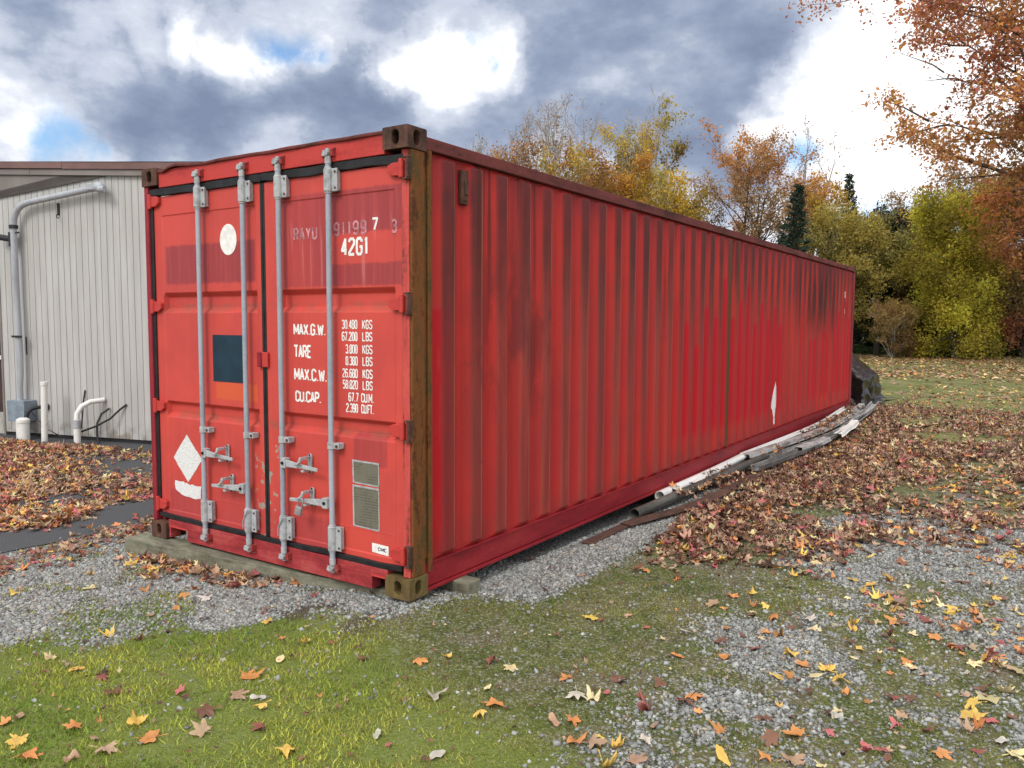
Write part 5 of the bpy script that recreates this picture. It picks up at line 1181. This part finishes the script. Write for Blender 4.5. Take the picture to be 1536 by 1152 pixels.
def conifer(name, label, x, y, H, rad, col, seed, n=9000, gap=.12, needle=.16):
    r = np.random.default_rng(seed); root = empty(name, (x, y, -.1)); tag(root, label, 'tree', 'evergreens among the autumn trees')
    T = limb(r, np.zeros(3), np.array([0, 0, 1.]), H, 10, .3, .012); lines = [(T, np.linspace(H * .016, .02, 11), 7)]; P = []; D = []
    nb = 120
    for i in range(nb):
        t = gap + (.985 - gap) * (i + r.random()) / nb; a = i * 2.4 + r.uniform(-.4, .4); L = rad * (1 - t) ** 1.05 * r.uniform(.7, 1.1) + .12
        f = t * 10; j = min(int(f), 9); p = T[j] + (T[j + 1] - T[j]) * (f - j); B = limb(r, p, np.array([math.cos(a), math.sin(a), .15 - .45 * (1 - t)]), L, 5, .22, .05); lines.append((B, np.linspace(.03 * (1 - t) + .01, .006, 6), 4))
        m_ = int(n / nb * (L / rad * 1.4 + .25)); f = r.random(m_) ** .7 * 5; j = np.minimum(f.astype(int), 4); q_ = B[j] + (B[j + 1] - B[j]) * (f - j)[:, None]; P.append(q_ + r.normal(0, .07, (m_, 3)) * [1, 1, .8]); D.append(np.repeat((B[5] - B[0])[None], m_, 0))
    V, F = tubes(lines); mesh_np('trunk', V, F, M['bark_dark'], root, None, True)
    P = np.concatenate(P); D = np.concatenate(D); k = len(P); D = D / np.linalg.norm(D, axis=1)[:, None] + r.normal(0, .55, (k, 3)); D /= np.linalg.norm(D, axis=1)[:, None]
    w = np.cross(D, r.normal(0, 1, (k, 3))); w /= np.linalg.norm(w, axis=1)[:, None]; s = needle * .75 * r.lognormal(0, .3, k)[:, None]
    Q = np.stack([P - D * s * .3 , P + w * s * .25, P + D * s, P - w * s * .25], 1); c = np.array(col) * r.uniform(.55, 1.5, (k, 1)) * r.uniform(.92, 1.08, (k, 3))
    mesh_np('crown', Q.reshape(-1, 3), np.arange(4 * k).reshape(-1, 4), M['tree_leaf'], root, np.repeat(c, 4, 0)); return root
OR = (.46, .21, .05); BO = (.30, .17, .075); YE = (.42, .27, .035); YO = (.30, .235, .045); YG = (.52, .46, .060); OL = (.25, .225, .085); BR = (.27, .145, .07); RD = (.38, .13, .075); RP = (.47, .19, .125); DG = (.030, .045, .022); GN = (.25, .25, .055); TN = (.24, .16, .08)
tree('bare_tree', 'tall bare grey tree with fine upright twigs above the container roof', -18.6, 33.0, 10.9, 4.4, [TN, BO], 900, .07, .18, seed=3, nprim=44, ang=(50, 16), up=.5, leaders=5, twigs=(8, 6), widen=2.0)
tree('bare_tree', 'leftmost tall bare tree, leafless, behind the container roof', -21.8, 33.6, 10.9, 3.6, [TN, BO], 350, .07, .18, seed=5, nprim=38, ang=(48, 16), up=.5, leaders=4, twigs=(8, 6), widen=2.0)
tree('bare_tree', 'low bare tree nearest to the container corner in view', -21.0, 29.2, 9.0, 3.0, [TN], 150, .07, .2, seed=6, nprim=30, ang=(50, 18), up=.5, leaders=4, twigs=(8, 6), widen=2.0)
tree('maple_tree', 'rusty orange tree with thinning leaves before the bare trees', -17.8, 29.0, 8.2, 3.4, [BR, BO, OR, BO], 7500, .085, .2, seed=7, nprim=38, leaders=3, clump=.5)
tree('maple_tree', 'brown orange tree just left of the golden tree', -15.4, 30.4, 8.3, 3.2, [BO, OR, YO, BO], 8500, .085, .2, seed=8, nprim=36, leaders=3, clump=.5)
tree('birch_tree', 'tall olive gold tree with pale trunk and bare white twigs on top', -16.3, 39.3, 13.0, 3.4, [OL, YO, YE, OL], 9500, .095, .25, 'bark_pale', 9, 46, (55, 15), .5, .10, 3, None, .80, (5, 5), 0, .55, widen=1.5)
tree('maple_tree', 'golden yellow and orange tree rising over the container roof', -14.8, 33.1, 8.2, 2.7, [OR, YE, YE, OR, YO], 10000, .085, .15, seed=10, nprim=34, leaders=3, clump=.5)
tree('maple_tree', 'low yellow tree with olive edges left of the round tree', -11.9, 32.8, 6.9, 2.9, [YO, YE, YO, OL], 11000, .085, .15, seed=11, nprim=34, leaders=3, clump=.5)
tree('maple_tree', 'round spreading tree with dark forked limbs and orange top', -11.1, 40.4, 10.0, 4.6, [OL, TN, BO, OR], 11000, .085, .30, 'bark_dark', 12, 54, (85, 30), .12, .05, 4, None, None, (5, 4), 0, .45, colmix=.9, widen=1.4)
conifer('spruce_tree', 'dark green spruce with narrow pointed top', -7.25, 35.5, 8.2, 2.1, (.040, .066, .046), 13, 11000)
tree('maple_tree', 'bright orange yellow tree right behind the dark spruce', -9.0, 49.0, 10.0, 2.6, [YE, OR, YE, YO], 10000, .10, .15, seed=14, nprim=32, leaders=3, clump=.5)
tree('birch_tree', 'thin bare birch standing above the orange yellow tree', -10.1, 50.7, 13.4, 2.0, [BO], 300, .08, .3, 'bark_grey', 15, 30, (45, 18), .5, 0, 2, None, None, (4, 4), widen=1.5)
conifer('pine_tree', 'taller dark conifer between the orange and olive trees', -8.6, 55.2, 12.0, 2.4, (.035, .055, .035), 16, 9000, .2, .2)
tree('locust_tree', 'drooping olive yellow tree beside the container far end', -6.3, 41.0, 6.7, 2.5, [OL, YO, OL, YO], 11000, .085, .40, 'bark_dark', 17, 36, (75, 35), -.05, 0, 3, None, None, (5, 4), .25, .6)
tree('locust_tree', 'olive yellow tree with bare dark crooked top limbs', -4.6, 43.6, 7.2, 2.3, [OL, YO, OL, GN], 7500, .085, .52, 'bark_dark', 18, 34, (70, 30), .1, .25, 4, None, .85, (5, 4), .15, .5)
tree('locust_tree', 'sparse grey brown tree behind the yellow green bush tree', -2.7, 47.2, 8.2, 2.8, [OL, BO, BO, OL], 7000, .085, .15, 'bark_dark', 19, 32, (65, 25), .2, .2, 3, None, None, (5, 4), 0, .5)
tree('ivy_tree', 'dark ivy clad tree by the container far end', -6.3, 50.8, 6.6, 2.0, [DG, DG, (.05, .065, .03)], 12000, .11, .0, 'bark_dark', 20, 40, (80, 40), .1, 0, 1, clump=.6, group='dark trees at the lawn edge')
tree('ivy_tree', 'darkest tall evergreen tree right of the container end', -4.7, 48.3, 7.2, 1.9, [DG, (.02, .03, .016), DG], 13000, .11, .0, 'bark_dark', 21, 40, (80, 40), .1, 0, 1, clump=.6, group='dark trees at the lawn edge')
tree('ivy_tree', 'dark low evergreen behind the olive bush', -3.4, 52.5, 5.4, 2.3, [DG, (.04, .05, .025), DG], 12000, .11, .0, 'bark_dark', 22, 36, (80, 45), .1, 0, 1, clump=.7, group='dark trees at the lawn edge')
tree('maple_tree', 'bright yellow green tree with foliage down to the lawn', -.75, 41.3, 6.6, 2.15, [GN, YG, YO, YG, YG], 21000, .085, .05, 'bark_dark', 23, 46, (88, 30), .05, 0, 1, clump=.75)
tree('maple_tree', 'red brown tree with olive patches at the right edge', 2.0, 44.6, 7.0, 3.4, [BR, RD, BR, OL, BR, YG], 19000, .085, .10, 'bark_dark', 24, 44, (88, 30), .05, 0, 1, clump=.7)
tree('oak_tree', 'dark brown oak behind the red brown tree', .9, 53.0, 10.6, 4.0, [OL, BR, BO, OL], 13000, .10, .1, 'bark_dark', 25, 42, (80, 25), .1, 0, 3, clump=.6)
tree('maple_tree', 'huge overhanging maple with thin red and orange leaves at the upper right', 5.3, 34.3, 17.5, 9.0, [RP, OR, RD, RP, OR, BO, RP], 52000, .105, .29, 'bark_dark', 26, 66, (86, 25), .12, .03, 1, .34, None, (7, 5), .03, .55, colmix=.15, widen=1.2)
tree('shrub', 'olive bush of thin stems at the edge of the lawn', -3.4, 40.7, 1.9, 1.5, [OL, BO, YO, OL], 8000, .06, .02, 'bark_grey', 27, 44, (70, 15), .3, .1, 8, .03, None, (4, 4), 0, .3, 'shrub', 'shrubs at the lawn edge')
tree('shrub', 'dark leafy shrub under the red brown tree', .9, 49.0, 3.4, 2.9, [DG, (.03, .04, .018)], 11000, .11, .02, 'bark_dark', 28, 44, (75, 15), .2, 0, 6, .05, None, (4, 4), 0, .6, 'shrub', 'shrubs at the lawn edge')
tree('shrub', 'dark shrub between the olive bush and the yellow green tree', -2.0, 47.4, 2.9, 2.4, [DG, (.04, .045, .022), DG], 10000, .11, .02, 'bark_dark', 29, 44, (75, 15), .2, 0, 6, .05, None, (4, 4), 0, .6, 'shrub', 'shrubs at the lawn edge')
tree('shrub', 'dark shrub at the far right edge of the lawn', 4.2, 51.0, 3.8, 3.2, [DG, (.03, .04, .018)], 11000, .11, .02, 'bark_dark', 30, 44, (75, 15), .2, 0, 6, .05, None, (4, 4), 0, .6, 'shrub', 'shrubs at the lawn edge')
def ivy_band():
    r = np.random.default_rng(41); n = 16000; t = r.random(n); x = -9 + 19 * t; y = 43.5 + r.random(n) * 7 + 1.2 * np.sin(x * .9); z = ground_z(x, y) + r.random(n) ** 1.6 * .35
    P = np.stack([x, y, z], 1); u = r.normal(0, 1, (n, 3)); u /= np.linalg.norm(u, axis=1)[:, None]; w = np.cross(u, r.normal(0, 1, (n, 3))); w /= np.linalg.norm(w, axis=1)[:, None]; s = .11 * r.lognormal(0, .3, n)[:, None]
    Q = np.stack([P - u * s, P + w * s * .6, P + u * s, P - w * s * .6], 1); c = np.array([.055, .085, .028]) * r.uniform(.5, 1.5, (n, 1))
    tag(mesh_np('ground_ivy', Q.reshape(-1, 3), np.arange(4 * n).reshape(-1, 4), M['tree_leaf'], None, np.repeat(c, 4, 0)), 'low dark green ivy along the far edge of the lawn', 'ground cover', None, 'stuff')
    n = 42000; x = -46 + 75 * r.random(n); y = 66 + 16 * r.random(n); hgt = 5.0 + 4.0 * fbm(x, y, .25, 3); z = r.random(n) ** .8 * hgt
    P = np.stack([x, y, z], 1); u = r.normal(0, 1, (n, 3)); u /= np.linalg.norm(u, axis=1)[:, None]; w = np.cross(u, r.normal(0, 1, (n, 3))); w /= np.linalg.norm(w, axis=1)[:, None]; s = .20 * r.lognormal(0, .3, n)[:, None]
    Q = np.stack([P - u * s, P + w * s * .6, P + u * s, P - w * s * .6], 1); tt = fbm(x, y, .4, 3)[:, None]; c = (np.array([.05, .06, .03]) * (1 - tt) + np.array([.17, .13, .05]) * tt) * r.uniform(.5, 1.5, (n, 1))
    tag(mesh_np('distant_wood', Q.reshape(-1, 3), np.arange(4 * n).reshape(-1, 4), M['tree_leaf'], None, np.repeat(c, 4, 0)), 'far wood of dull green and brown trees reading as one mass', 'wood', None, 'stuff')
ivy_band()
